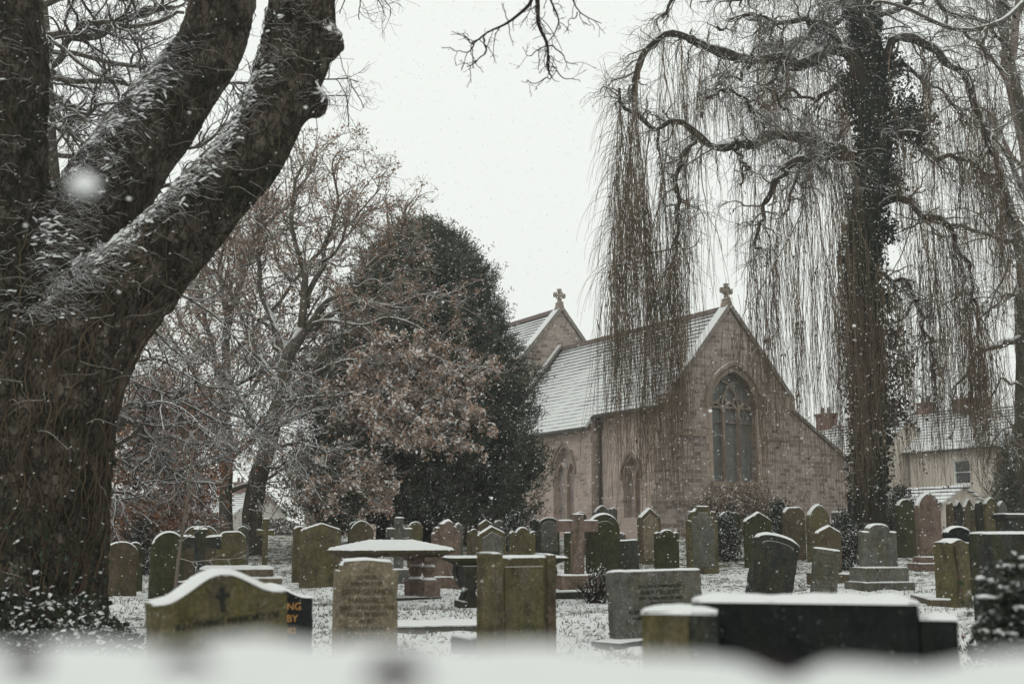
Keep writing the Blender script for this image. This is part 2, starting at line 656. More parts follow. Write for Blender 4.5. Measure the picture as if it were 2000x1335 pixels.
m_leaf('leaf_pale', [(.29, .17, .115), (.45, .32, .24), (.56, .45, .37), (.24, .115, .07)], .12, .7, .8)
m_leaf('leaf_orange', [(.19, .075, .038), (.32, .13, .06), (.24, .12, .07), (.10, .08, .05)], .7, .6, .7)
m_leaf('leaf_shrub', [(.14, .10, .065), (.27, .19, .13), (.36, .27, .20), (.09, .085, .05)], .55, .6, .8)
m_leaf('leaf_holly', [(.012, .018, .010), (.03, .04, .02)], .5, .6, .9)
m_leaf('grass_blade', [(.035, .038, .016), (.10, .085, .045), (.06, .055, .028)], .4, .6, .8)
m_leaf('leaf_litter', [(.05, .028, .018), (.12, .05, .03), (.03, .022, .016)], .8, .5, .5)
M = MATS

# ------------------------------------------------------------------ ground
xs = np.unique(np.concatenate([np.linspace(-14, 26, 200), np.linspace(-130, 130, 41)]))
ys = np.unique(np.concatenate([np.linspace(-8, 52, 260), np.linspace(52, 170, 30)]))
XX, YY = np.meshgrid(xs, ys)
ZZ = gz(XX, YY) + .022 * np.sin(XX * 7.1 + np.sin(YY * 5)) * np.sin(YY * 6.3) + rng.normal(0, .008, XX.shape)
V = np.stack([XX, YY, ZZ], -1).reshape(-1, 3)
ny, nx = XX.shape
i = np.arange(ny - 1)[:, None] * nx + np.arange(nx - 1)[None, :]
F4 = np.stack([i, i + 1, i + nx + 1, i + nx], -1).reshape(-1, 4)
g = npmesh('ground', V, None, F4, M['snowy_grass'], smooth=True)
tag(g, kind='structure')


def G(px, Y, py=1100):
    p = at(px, py, Y)
    return Vector((p.x, p.y, float(gz(p.x, p.y))))


# ------------------------------------------------------------------ church
ANG = R(30.2)
Y0 = 45.0
c0 = at(1310, 776, Y0)
church = empty('church', (c0.x, c0.y, EYE - .1), ANG)
tag(church, 'pinkish stone church with snowy slate roofs and a cross on each gable', 'church')
HW = 3.0            # half width of the chancel
RZ = 9.10           # ridge height above the church's base
SL = 1.17


def pointed(cx, z0, zs, za, hw, n=10):
    """pointed arch outline, ccw seen from -y"""
    pts = [(cx - hw, z0), (cx + hw, z0)]
    for k in range(n + 1):
        t = k / n
        pts.append((cx + hw * math.cos(t * math.pi / 2) ** .8 if k < n else cx, zs + (za - zs) * math.sin(t * math.pi / 2) ** 1.0))
    for k in range(n - 1, -1, -1):
        t = k / n
        pts.append((cx - hw * math.cos(t * math.pi / 2) ** .8, zs + (za - zs) * math.sin(t * math.pi / 2) ** 1.0))
    return pts


def gothic_arch(cx, z0, zs, za, hw, n=9):
    """true two-centred arch"""
    rise = za - zs
    Rr = (hw * hw + rise * rise) / (2 * hw)
    a1 = math.asin(min(1, rise / Rr))
    right = [(cx + hw - Rr + Rr * math.cos(a1 * k / n), zs + Rr * math.sin(a1 * k / n)) for k in range(n + 1)]
    left = [(2 * cx - x, z) for x, z in right[::-1][1:]]
    return [(cx - hw, z0), (cx + hw, z0)] + right + left


def holed(mb, outer, holes, y0, y1, axis='x'):
    """slab with openings; axis 'x': outline (x,z), thickness along y; axis 'y': outline (y,z), thickness along x"""
    loops = [outer] + holes
    tri = tessellate_polygon([[Vector((p[0], p[1], 0)) for p in l] for l in loops])
    flat = [p for l in loops for p in l]

    def w3(p, t):
        return (p[0], t, p[1]) if axis == 'x' else (t, p[0], p[1])
    n = len(flat)
    V = [w3(p, y0) for p in flat] + [w3(p, y1) for p in flat]
    Fs = [tuple(t) for t in tri] + [tuple(i + n for i in t[::-1]) for t in tri]
    o = 0
    for l in loops:
        m = len(l)
        for i in range(m):
            j = (i + 1) % m
            Fs.append((o + i, o + j, o + j + n, o + i + n))
        o += m
    mb.add(V, Fs)


def band(mb, path, wdt, y0, y1, axis='x'):
    """strip of width wdt following an open outline (outside edge)"""
    P = np.array(path, float)
    T = unit(np.gradient(P, axis=0))
    Nn = np.stack([T[:, 1], -T[:, 0]], 1)
    Q = P + Nn * wdt
    n = len(P)

    def w3(p, t):
        return (p[0], t, p[1]) if axis == 'x' else (t, p[0], p[1])
    V = [w3(p, y0) for p in P] + [w3(p, y0) for p in Q] + [w3(p, y1) for p in P] + [w3(p, y1) for p in Q]
    Fs = []
    for i in range(n - 1):
        Fs += [(i, i + 1, n + i + 1, n + i), (2 * n + i, 3 * n + i, 3 * n + i + 1, 2 * n + i + 1),
               (n + i, n + i + 1, 3 * n + i + 1, 3 * n + i), (i, 2 * n + i, 2 * n + i + 1, i + 1)]
    Fs += [(0, n, 3 * n, 2 * n), (n - 1, 3 * n - 1, 4 * n - 1, 2 * n - 1)]
    mb.add(V, Fs)


EL = RZ - HW * SL - .15       # left eave
ER = RZ - HW * SL + .12
# east gable wall with its big window, and the lean-to's end wall continuing right
mb = MB()
gw = gothic_arch(3.1, 2.25, 5.15, 6.55, 1.12)
holed(mb, [(0, -1.2), (5.95, -1.2), (5.95, ER), (3, RZ - .06), (0, EL)], [gw], 0, .7)
mb.build('gable_wall', M['church_stone'], church)
mb = MB()
dr = [(9.05, .55), (9.65, .55), (9.65, 1.75), (9.35, 2.0), (9.05, 1.75)]
holed(mb, [(5.95, -1.2), (12.2, -1.2), (12.2, 1.3), (5.95, 5.25)], [dr], .06, .6)
mb.build('lean_to_wall', M['church_stone'], church)
mb = MB()
mb.box((8.95, .04, .43), (9.75, .2, .55))
mb.build('window_sill', M['coping_stone'], church)
mb = MB()
mb.box((9.0, .45, .5), (9.7, .5, 2.05))
mb.build('window', M['dark_void'], church)
# east window: guards, mullions, tracery, hood
win = MB()
win.prism(gothic_arch(3.1, 2.27, 5.15, 6.5, 1.10), .34, .38)
wino = win.build('east_window', M['window_guard'], church)
mu = MB()
for x in (2.72, 3.47): mu.box((x - .055, .18, 2.25), (x + .055, .40, 5.2))
for cx in (2.36, 3.1, 3.84):
    ap = gothic_arch(cx, 4.85, 4.85, 5.3, .33, 6)[2:]
    band(mu, [(x, z) for x, z in ap][::-1], -.08, .2, .40)
for (xa, xb) in ((2.72, 3.5), (3.47, 2.7)):
    cv = [(xa + (xb - xa) * t ** 1.6, 5.2 + .95 * math.sin(t * math.pi / 2)) for t in np.linspace(0, 1, 9)]
    band(mu, cv, .07 if xb < xa else -.07, .2, .4)
for cx in (2.72, 3.47):
    ap = gothic_arch(cx, 5.15, 5.2, 5.62, .26, 5)[2:]
    band(mu, ap, -.05, .22, .39)
mu.box((2.0, .22, 5.12), (4.2, .4, 5.2))
mu.box((2.0, .25, 4.55), (4.2, .36, 4.58))
mu.build('mullions', M['dressed_dark'], wino)
rs = MB()
rs.box((3.43, .17, 2.6), (3.51, .185, 4.7))
rs.box((2.69, .17, 2.4), (2.75, .185, 3.8))
rs.build('rust_streak', M['rust_stain'], wino)
hd = MB()
arch = gothic_arch(3.1, 2.25, 5.15, 6.55, 1.12)[2:]
band(hd, arch, -.0, -.02, .03)
hd = MB()
band(hd, arch, .17, -.035, .25)
a2 = gothic_arch(3.1, 2.25, 5.1, 6.82, 1.36)[2:]
band(hd, a2, .12, -.13, .0)
hd.build('window_hood', M['dressed_dark'], church)
for sd in (-1, 1):
    jb = MB()
    for i_ in range(10):
        z = 2.25 + i_ * .29
        wj = .34 if i_ % 2 else .2
        x0 = 3.1 + sd * 1.122
        x1 = x0 + sd * wj
        jb.box((min(x0, x1), -.02, z), (max(x0, x1), .2, z + .285))
    jb.build('window_jamb', M['dressed_stone'], church)
sc_ = MB()
sc_.box((.0, -.09, 3.95), (1.62, .0, 4.07))
sc_.box((4.6, -.09, 3.95), (5.95, .0, 4.07))
sc_.box((0, -.10, 1.35), (5.95, .0, 1.5))
sc_.box((1.85, -.14, 2.05), (4.35, .1, 2.25))
sc_.build('string_course', M['dressed_dark'], church)
# corner buttress on the gable's left, kneelers
bt = MB()
bt.prism([(-.55, -1.2), (.0, -1.2), (.0, 4.1), (-.12, 4.1), (-.4, 3.4), (-.4, 2.0), (-.55, 1.7)], .0, .6)
bt.build('buttress', M['church_stone'], church)
kn = MB()
kn.box((5.7, -.12, ER - .55), (6.2, .5, ER + .02))
kn.build('kneeler', M['dressed_dark'], church)
kn = MB()
kn.box((-.3, -.12, EL - .28), (.22, .5, EL + .05))
kn.build('kneeler', M['dressed_dark'], church)


def coping(mb, x0, z0, x1, z1, y0, y1, th=.16):
    d = Vector((x1 - x0, z1 - z0)).normalized()
    nx_, nz_ = -d.y, d.x
    if nz_ < 0: nx_, nz_ = -nx_, -nz_
    a_ = [(x0, z0), (x1, z1), (x1 + nx_ * th, z1 + nz_ * th), (x0 + nx_ * th, z0 + nz_ * th)]
    mb.prism(a_, y0, y1)


cp = MB()
coping(cp, -.22, EL - .22, 3.0, RZ + .0, -.09, .42)
coping(cp, 6.1, ER - .1, 3.0, RZ + .0, -.095, .425)
coping(cp, 12.5, 1.15, 5.97, 5.28, -.03, .5, .12)
cp.build('gable_coping', M['coping_stone'], church)


def finial(name, x, y, z, s=1.0):
    e = MB()
    e.prism([(-.28 * s, -.35 * s), (.28 * s, -.35 * s), (.16 * s, .05 * s), (.2 * s, .12 * s), (.07 * s, .2 * s), (-.07 * s, .2 * s), (-.2 * s, .12 * s), (-.16 * s, .05 * s)], -.16, .16)
    c = .62 * s
    arm = [(.05, .1), (.09, .3), (.17, .40), (.06, .43), (-.06, .43), (-.17, .40), (-.09, .3), (-.05, .1)]
    for k in range(4):
        a_ = k * math.pi / 2
        e.prism([(s * (p[0] * math.cos(a_) - p[1] * math.sin(a_)), c + s * (p[0] * math.sin(a_) + p[1] * math.cos(a_))) for p in arm], -.062, .062)
    e.box((-.1 * s, -.06, c - .1 * s), (.1 * s, .06, c + .1 * s))
    ring = [(.25 * s * math.cos(t), c + .25 * s * math.sin(t)) for t in np.linspace(0, 2 * math.pi, 17)]
    band(e, ring, .05 * s, -.045, .045)
    o = e.build(name, M['dressed_dark'], church)
    o.location = (x, y, z)
    return o


finial('finial_cross', 3.0, .15, RZ + .30, .68)

# chancel side walls (left), nearer bay flush, farther bay projecting
LB, LN = 4.8, 12.35
PRJ = .42


def arch_y(cy, z0, zs, za, hw, n=7):
    return gothic_arch(cy, z0, zs, za, hw, n)


sw = MB()
w1 = arch_y(2.6, .9, 2.4, 3.3, .55)
holed(sw, [(.7, -1.2), (LB, -1.2), (LB, EL - .02), (.7, EL - .02)], [w1], 0, .6, 'y')
sw.build('side_wall', M['church_render'], church)
sw = MB()
w2 = arch_y(6.9, .55, 2.75, 3.95, .80)
holed(sw, [(LB, -1.2), (LN, -1.2), (LN, EL - PRJ * SL - .05), (LB, EL - PRJ * SL - .05)], [w2], -PRJ, .15, 'y')
sw.build('side_wall', M['church_render'], church)
for (cy, z0, zs, za, hw, x) in ((2.6, .9, 2.4, 3.3, .55, 0), (6.9, .55, 2.75, 3.95, .80, -PRJ)):
    a_ = arch_y(cy, z0, zs, za, hw)
    e = MB()
    V_ = [(x + .3, p[0], p[1]) for p in a_]
    e.add(V_, [tuple(range(len(a_)))])
    e.add([(x + .33, p[0], p[1]) for p in a_], [tuple(range(len(a_)))[::-1]])
    wo_ = e.build('window', M['window_panel'], church)
    e = MB()
    e.box((x + .12, cy - .06, z0), (x + .3, cy + .06, zs + .35))
    for s_ in (-1, 1):
        ap = gothic_arch(cy + s_ * hw * .5, zs - .1, zs - .1, zs + .55, hw * .46, 5)[2:]
        band(e, ap, -.07, x + .12, x + .298, 'y')
    e.build('mullion', M['dressed_stone'], wo_)
    e = MB()
    band(e, gothic_arch(cy, z0, zs, za + .1, hw + .06, 8)[2:], .13, x - .07, x + .06, 'y')
    e.build('window_hood', M['dressed_dark'], church)
dp = MB()
dp.lathe([(.06, -1.0), (.06, 4.6)], (-.1, LB - .15, 0), 8)
dp.box((-.22, LB - .28, 4.5), (-.02, LB - .02, 4.8))
dp.build('downpipe', M['iron_dark'], church)
gt = MB()
gt.box((-PRJ - .42, LB - .0, EL - (PRJ + .3) * SL - .15), (-PRJ - .31, LN, EL - (PRJ + .3) * SL - .05))
gt.box((-.42, .5, EL - .3 * SL - .15), (-.31, LB - .002, EL - .3 * SL - .05))
gt.build('gutter', M['iron_dark'], church)


def roofslab(mb, xe, ze, xr, zr, y0, y1, pitch=.178, th=.09, lip=.02):
    """slates laid in stepped courses from eave (xe,ze) to ridge (xr,zr)"""
    n = max(2, int(round((zr - ze) / pitch)))
    sx = 1 if xr > xe else -1
    d = Vector((xr - xe, zr - ze)).normalized()
    nx_, nz_ = (-d.y * sx, d.x * sx)
    if nz_ < 0: nx_, nz_ = -nx_, -nz_
    prof = []
    for k in range(n):
        xa, za = xe + (xr - xe) * k / n, ze + (zr - ze) * k / n
        xb, zb = xe + (xr - xe) * (k + 1) / n, ze + (zr - ze) * (k + 1) / n
        prof.append((xa + nx_ * (lip + .01), za + nz_ * (lip + .01)))
        prof.append((xb + nx_ * .01, zb + nz_ * .01))
    prof += [(xr - nx_ * th, zr - nz_ * th), (xe - nx_ * th, ze - nz_ * th)]
    if sx < 0: prof = prof[::-1]
    mb.prism(prof[::-1], y0, y1)


m_roof('roof_chancel', .178, EL - PRJ * SL - .4, RZ)
m_roof('roof_nave', .178, 5.0, 11.2)
rf = MB()
roofslab(rf, -.3, EL - .3 * SL, 3.0, RZ, .40, LB)
roofslab(rf, -PRJ - .3, EL - (PRJ + .3) * SL, 3.0, RZ, LB, LN - .0)
roofslab(rf, 6.2, ER - .2 * SL, 3.0, RZ, .40, LN)
rf.build('chancel_roof', M['roof_chancel'], church)
rf = MB()
rf.prism([(2.82, RZ - .10), (3.18, RZ - .10), (3.07, RZ + .12), (2.93, RZ + .12)], .35, LN)
rf.build('ridge_tiles', M['ridge_tile'], church)
# nave
NR, NSL, NHW = 11.05, 1.17, 4.6
mb = MB()
mb.prism([(3 - NHW, -1), (3 + NHW, -1), (3 + NHW, NR - NHW * NSL), (3, NR - .05), (3 - NHW, NR - NHW * NSL)], LN, LN + .7)
mb.build('nave_gable', M['church_stone'], church)
mb = MB()
coping(mb, 3 - NHW - .2, NR - (NHW + .2) * NSL, 3, NR, LN - .09, LN + .5, .17)
coping(mb, 3 + NHW + .2, NR - (NHW + .2) * NSL, 3, NR, LN - .095, LN + .505, .17)
mb.build('gable_coping', M['coping_stone'], church)
mb = MB()
coping(mb, -PRJ - .3, EL - (PRJ + .3) * SL + .22, 2.9, RZ + .14, LN - .3, LN - .002, .12)
mb.build('roof_flashing', M['coping_stone'], church)
finial('finial_cross', 3.0, LN + .15, NR + .30, .75)
mb = MB()
roofslab(mb, 3 - NHW - .3, NR - (NHW + .3) * NSL, 3.0, NR - .02, LN + .5, LN + 22)
roofslab(mb, 3 + NHW + .3, NR - (NHW + .3) * NSL, 3.0, NR - .02, LN + .5, LN + 22)
mb.build('nave_roof', M['roof_nave'], church)
mb = MB()
mb.prism([(2.82, NR - .1), (3.18, NR - .1), (3.07, NR + .14), (2.93, NR + .14)], LN + .45, LN + 22)
mb.build('ridge_tiles', M['ridge_tile'], church)
mb = MB()
mb.box((3 - NHW, LN + .7, -1), (3 - NHW + .6, LN + 22, NR - NHW * NSL))
mb.box((3 + NHW - .6, LN + .7, -1), (3 + NHW, LN + 22, NR - NHW * NSL))
mb.build('nave_wall', M['church_render'], church)
mb = MB()
roofslab(mb, 12.5, 1.3, 5.97, 5.3, .45, LN + 3)
mb.build('lean_to_roof', M['roof_chancel'], church)
mb = MB()
mb.box((11.7, .6, -1.2), (12.2, LN + 3, 1.4))
mb.build('lean_to_side_wall', M['church_stone'], church)


# ------------------------------------------------------------------ houses
def house(px, py, Y, length, depth, eave, ridge, wallm, label, ang=ANG, wins=(), chim=(), name='house', lower=1.2, wall_cols=None):
    """corner at (px) distance Y; long wall runs along local y, facing local -x"""
    p = at(px, py, Y)
    base = EYE - .1
    h = empty(name, (p.x, p.y, base), ang)
    tag(h, label, 'house')
    mb = MB()
    holes = [[(a, b), (a + c, b), (a + c, b + d), (a, b + d)] for (a, b, c, d) in wins]
    holed(mb, [(0, -lower), (length, -lower), (length, eave), (0, eave)], holes, 0, .3, 'y')
    mb.prism([(.3, -lower), (depth, -lower), (depth, eave), (depth / 2, ridge - .05), (.3, eave + (ridge - eave) * .6 / depth)], 0, .3)
    mb.prism([(.3, -lower), (depth, -lower), (depth, eave), (depth / 2, ridge - .05), (.3, eave + (ridge - eave) * .6 / depth)], length - .3, length)
    mb.box((depth - .3, .3, -lower), (depth - .003, length - .3, eave))
    mb.build('wall', wallm, h)
    for (a, b, c, d) in wins:
        f = MB()
        t = .07
        f.box((.08, a, b), (.2, a + t, b + d))
        f.box((.08, a + c - t, b), (.2, a + c, b + d))
        f.box((.08, a + t, b), (.2, a + c - t, b + t))
        f.box((.08, a + t, b + d - t), (.2, a + c - t, b + d))
        f.box((.1, a + t, b + d / 2 - .025), (.18, a + c - t, b + d / 2 + .025))
        f.box((-.08, a - .1, b - .12), (.1, a + c + .1, b - .002))
        fo = f.build('window', M['white_paint'], h)
        q = MB()
        q.box((.21, a, b), (.24, a + c, b + d))
        q.build('pane', M['glass_dark'], fo)
    mn = 'roof_' + str(int(px))
    m_roof(mn, .20, eave - .4, ridge, cover=.7)
    r_ = MB()
    sl = (ridge - eave) / (depth / 2)
    roofslab(r_, -.35, eave - .35 * sl, depth / 2, ridge, -.25, length + .25)
    roofslab(r_, depth + .35, eave - .35 * sl, depth / 2, ridge, -.25, length + .25)
    ro = r_.build('roof', M[mn], h)
    e = MB()
    e.box((-.45, -.2, eave - .35 * sl - .14), (-.34, length + .2, eave - .35 * sl - .02))
    e.build('gutter', M['iron_dark'], h)
    for (cy, cw, ch) in chim:
        c = MB()
        c.box((depth / 2 - .35, cy, ridge - 1.0), (depth / 2 + .35, cy + cw, ridge + ch))
        c.box((depth / 2 - .42, cy - .07, ridge + ch - .16), (depth / 2 + .42, cy + cw + .07, ridge + ch - .02))
        co = c.build('chimney', M['brick_red'], h)
        for k in range(2):
            c = MB()
            c.lathe([(.13, 0), (.11, .4)], (depth / 2, cy + cw * (.28 + .44 * k), ridge + ch), 8)
            c.build('chimney_pot', M['ridge_tile'], co)
    return h


# the cream house: its near end lies right of the frame
house(2040, 860, 65.0, 9.4, 6.5, 5.5, 7.9, M['cream_render'],
      'cream rendered house with snowy roof and brick chimney at far right', wins=((5.0, 3.2, 1.2, 1.4), (4.9, .3, 1.5, 1.4)), chim=((6.9, 1.4, .7), (1.4, 1.1, .9)))
house(1835, 860, 74.5, 7.5, 6.0, 6.0, 8.4, M['cream_render'],
      'lower cream house with dark sash windows behind the ivy-clad weeping trunk', wins=((5.2, 3.5, 1.3, 1.6), (1.5, .4, 1.3, 1.4)), chim=((3.0, 1.0, .6),))
house(1705, 860, 72.0, 8.0, 6.0, 5.0, 7.4, M['cream_render'],
      'cream house with snowy roof just right of the church lean-to', wins=((2.0, 3.0, 1.2, 1.4), (5.0, 3.0, 1.2, 1.4)), chim=((6.2, 1.2, .9),))
hs = house(1838, 930, 66.0, 3.5, 3.2, 2.2, 3.0, M['cream_render'],
           'low outbuilding with snowy lean roof between trunk and cream house', name='outbuilding')
hs['category'] = 'outbuilding'
house(455, 1000, 104.0, 9.0, 7.0, 2.3, 4.2, M['pale_wall'],
      'pale house glimpsed low between the left headstones and the oak', ang=R(60), wins=((1.5, .8, 1.2, 1.2), (4.5, .8, 1.2, 1.2)), chim=((2, 1, .9),))

# ------------------------------------------------------------------ headstones
def resample(pts, step=.03):
    P = np.array(pts, float)
    c = np.concatenate([[0], np.cumsum(np.linalg.norm(np.diff(P, axis=0), axis=1))])
    keep = [0]
    out = [P[0]]
    for k in range(len(P) - 1):
        m = max(1, int((c[k + 1] - c[k]) / step))
        for j in range(1, m + 1): out.append(P[k] + (P[k + 1] - P[k]) * j / m)
    return np.array(out)


def arc(cx, cz, rx, rz, a0, a1, n=12):
    return [(cx + rx * math.cos(a0 + (a1 - a0) * k / n), cz + rz * math.sin(a0 + (a1 - a0) * k / n)) for k in range(n + 1)]


def outline(kind, w_, h, rise):
    """upper outline from bottom right over the top to bottom left (ccw seen from the front)"""
    a = w_ / 2
    zs = h - rise
    pi = math.pi
    if kind == 'flat': top = [(a, h - .01), (a - .012, h), (-a + .012, h), (-a, h - .01)]
    elif kind in ('round', 'dome'): top = arc(0, zs, a, rise, 0, pi, 20)
    elif kind == 'gothic': top = gothic_arch(0, 0, zs, h, a, 9)[2:]
    elif kind == 'peak': top = [(a, zs), (a * .93, zs + rise * .22), (0, h), (-a * .93, zs + rise * .22), (-a, zs)]
    elif kind == 'shoulder':    # round centre, small square shoulders
        top = [(a, zs), (a * .72, zs), (a * .72, zs + rise * .12)] + arc(0, zs + rise * .12, a * .72, rise * .88, 0, pi, 16) + [(-a * .72, zs), (-a, zs)]
    elif kind == 'stepped':
        top = [(a, zs), (a * .60, zs), (a * .60, zs + rise * .35)] + arc(0, zs + rise * .35, a * .6, rise * .65, 0, pi, 12) + [(-a * .60, zs), (-a, zs)]
    elif kind == 'scallop':
        top = arc(a * .80, zs, a * .20, rise * .5, 0, pi * .95, 7) + arc(0, zs, a * .55, rise, .12, pi - .12, 12) + arc(-a * .80, zs, a * .20, rise * .5, pi * .05, pi, 7)
    elif kind == 'ogee':
        t = np.linspace(1, -1, 25)
        top = [(a * q, zs + rise * (.5 + .5 * math.cos(pi * min(1, abs(q) * 1.15)))) for q in t]
    elif kind == 'scroll':      # tall classical top
        top = [(a, zs - .12), (a * .82, zs - .12), (a * .82, zs), (a * .95, zs + .01), (a * .86, zs + rise * .35), (a * .55, zs + rise * .45), (a * .42, zs + rise * .8), (a * .42, h),
               (-a * .42, h), (-a * .42, zs + rise * .8), (-a * .55, zs + rise * .45), (-a * .86, zs + rise * .35), (-a * .95, zs + .01), (-a * .82, zs), (-a * .82, zs - .12), (-a, zs - .12)]
    elif kind == 'mansfield':
        top = [(a, zs), (a * .84, zs), (a * .84, h - .03), (a * .76, h - .005), (0, h + .01), (-a * .7, h), (-a * .76, h - .03), (-a * .84, h - .03), (-a * .84, zs), (-a, zs)]
    elif kind == 'rustic':
        top = [(a * x, zs + rise * z) for x, z in ((1, 0), (.92, .2), (.8, .25), (.72, .5), (.5, .6), (.42, .85), (.15, 1), (-.1, .95), (-.25, .8), (-.5, .75), (-.6, .5), (-.85, .45), (-.9, .15), (-1, 0))]
    elif kind == 'slope':
        top = [(a, zs), (a * .6, zs + rise * .1), (0, zs + rise * .45), (-a * .6, zs + rise * .9), (-a, h)]
    return [(a, -.25)] + top + [(-a, -.25)]


def snowcap(ol, t, th, mat, parent, y0=None, thr=.42, seed=0, name='snow_cap'):
    """domed layer of snow along the upward-facing runs of an outline"""
    P = resample(ol, .03)
    T = np.diff(P, axis=0)
    T = T / (np.linalg.norm(T, axis=1)[:, None] + 1e-9)
    up = -T[:, 0] * 1.0      # ccw from right to left: outward normal z = -tx ... positive on top
    ok = up > thr
    Vs, Fs = [], []
    k = 0
    rg = np.random.default_rng(seed + 5)
    while k < len(ok):
        if not ok[k]:
            k += 1
            continue
        j = k
        while j < len(ok) and ok[j]: j += 1
        run = P[k:j + 1]
        up_r = np.concatenate([up[k:j], up[j - 1:j]])
        n = len(run)
        if n >= 3:
            cs = np.linspace(-1, 1, 7)
            base = len(Vs)
            nn = rg.normal(0, 1, n)
            nn = np.convolve(nn, [.25, .5, .25], 'same')
            for q in range(n):
                e = min(1, (min(q, n - 1 - q) + .35) / 2.2)
                hh = th * (.75 + .25 * up_r[q]) * e ** .5 * (1 + .16 * nn[q])
                for c in cs:
                    dome = (1 - c ** 4) ** .5 if abs(c) < 1 else 0
                    yy = c * (t / 2 + .006 + .004 * nn[q])
                    Vs.append((run[q][0], yy, run[q][1] - .004 + hh * dome + (0 if abs(c) < 1 else -.006)))
            for q in range(n - 1):
                for c in range(6):
                    a_ = base + q * 7 + c
                    Fs.append((a_, a_ + 1, a_ + 8, a_ + 7))
        k = j
    if not Vs: return None
    o = npmesh(name, Vs, None, Fs, mat, parent, smooth=True)
    return o


def text(body, size, mat, parent, x, z, y, line=1.25, **kw):
    for k, ln in enumerate(body.split('\n')):
        text1(ln, size, mat, parent, x, z - k * size * line, y, **kw)


def text1(body, size, mat, parent, x, z, y, name='inscription', ext=.003, line=1.25, rot=0, font_x=1.0):
    cu = bpy.data.curves.new(name, 'FONT')
    cu.body = body
    cu.size = size
    cu.extrude = ext
    cu.align_x = 'CENTER'
    cu.space_line = line
    tmp = bpy.data.objects.new('tmp', cu)
    col.objects.link(tmp)
    bpy.context.view_layer.update()
    me = bpy.data.meshes.new_from_object(tmp.evaluated_get(bpy.context.evaluated_depsgraph_get()))
    bpy.data.objects.remove(tmp)
    me.materials.clear()
    me.materials.append(mat)
    o = bpy.data.objects.new(name, me)
    col.objects.link(o)
    o.parent = parent
    o.location = (x, y, z)
    o.rotation_euler = (R(90), rot, 0)
    o.scale = (font_x, 1, 1)
    return o


SEED = [0]


def stone(kind, xl, xr, top, d, mat, label, rot=25, lean=0, t=.11, rise=.25, snow=.028, plinth=None, panel=None, back=0, name='headstone', group='headstones in the churchyard', cat='headstone', capthr=.42):
    """headstone whose picture extent is xl..xr, top, standing at distance d"""
    SEED[0] += 1
    pl, pr = at(xl, top, d), at(xr, top, d)
    c = (pl + pr) / 2
    app = (pr - pl).x
    ph = R(rot)
    t_ = t
    wd = max(.18, (app - t_ * abs(math.sin(ph))) / math.cos(ph))
    z0 = float(gz(c.x, c.y))
    h = pl.z - z0
    e = empty(name, (c.x, c.y, z0), ph, R(lean), R(back))
    tag(e, label, cat, group)
    bz = 0
    if plinth:
        for (pw, ph_, pt) in plinth:
            mb = MB()
            mb.box((-wd / 2 * pw, -t_ / 2 - pt, bz - (.2 if bz == 0 else 0)), (wd / 2 * pw, t_ / 2 + pt, bz + ph_))
            mb.build('plinth', M[mat], e, bevel=.012)
            rct = [(wd / 2 * pw, bz), (wd / 2 * pw, bz + ph_), (-wd / 2 * pw, bz + ph_), (-wd / 2 * pw, bz)]
            snowcap(rct, t_ + 2 * pt, .02, M['snow'], e, seed=SEED[0], name='plinth_snow')
            bz += ph_
    ol = outline(kind, wd, h, rise * h if rise < 1 else rise)
    if bz: ol = [(x, max(z, bz - .01)) for x, z in ol]
    full = resample(ol, .04)
    rg_ = np.random.default_rng(SEED[0])
    nn_ = rg_.normal(0, 1, full.shape) * .0035
    nn_[1:-1] = (nn_[:-2] + nn_[1:-1] + nn_[2:]) / 2
    chip = (rg_.random(len(full)) < .05)[:, None] * (np.array([0, h * .5]) - full) * .018
    full = full + nn_ + chip
    mb = MB()
    mb.prism([tuple(p) for p in full], -t_ / 2, t_ / 2, bev=.010)
    mb.build('slab', M[mat], e)
    if panel:
        q = np.array(full)
        cx, cz = 0, h * .52
        q = np.stack([q[:, 0] * .78, cz + (q[:, 1] - cz) * .80], 1)
        q = q[q[:, 1] > .12]
        mb = MB()
        mb.prism([tuple(p) for p in q], -t_ / 2 - .010, -t_ / 2 + .004, bev=.004)
        mb.build('panel', M[panel], e)
    if snow: snowcap(ol, t_, snow * (.72 if d > 8 else 1), M['snow'], e, seed=SEED[0], thr=capthr)
    e['w'] = wd
    return e, wd, h


# --- front row, close to the wall
e, wd, h = stone('ogee', 330, 572, 1115, 6.0, 'stone_olive', 'wide wave-topped olive stone with a carved cross, nearest on the left', rot=38, lean=-4.5, t=.10, rise=.12, snow=.026)
mb = MB()
mb.box((-.008, -.062, h - .190), (.010, -.049, h - .070))
mb.box((-.034, -.0625, h - .120), (.036, -.0495, h - .103))
mb.build('carved_cross', M['letter_dark'], e)
text('IN LOVING MEMORY OF', .050, M['letter_dark'], e, .03, h - .252, -.052)
text('HERBERT', .052, M['letter_dark'], e, .0, h - .316, -.052)
e, wd, h = stone('ogee', 440, 610, 1140, 8.3, 'stone_black', 'polished black headstone with gold letters behind the wave-topped stone', rot=18, t=.08, rise=.12, snow=.018)
text('ARMSTRONG', .066, M['letter_gold'], e, .02, h - .17, -.0425)
text('OF SELBY', .066, M['letter_gold'], e, .06, h - .25, -.0425)
text('1919-1982', .055, M['letter_gold'], e, .07, h - .325, -.0425)
e, wd, h = stone('mansfield', 652, 778, 1093, 10.0, 'stone_tan', 'tan square-shouldered headstone with long carved family inscription', rot=14, t=.10, rise=.09, snow=.022)
text('IN\nLOVING\nMEMORY OF', .046, M['letter_faint'], e, .0, h - .10, -.052, line=1.15)
text('GEORGE AMOS\nMANSFIELD', .060, M['letter_faint'], e, .01, h - .275, -.052, line=1.1)
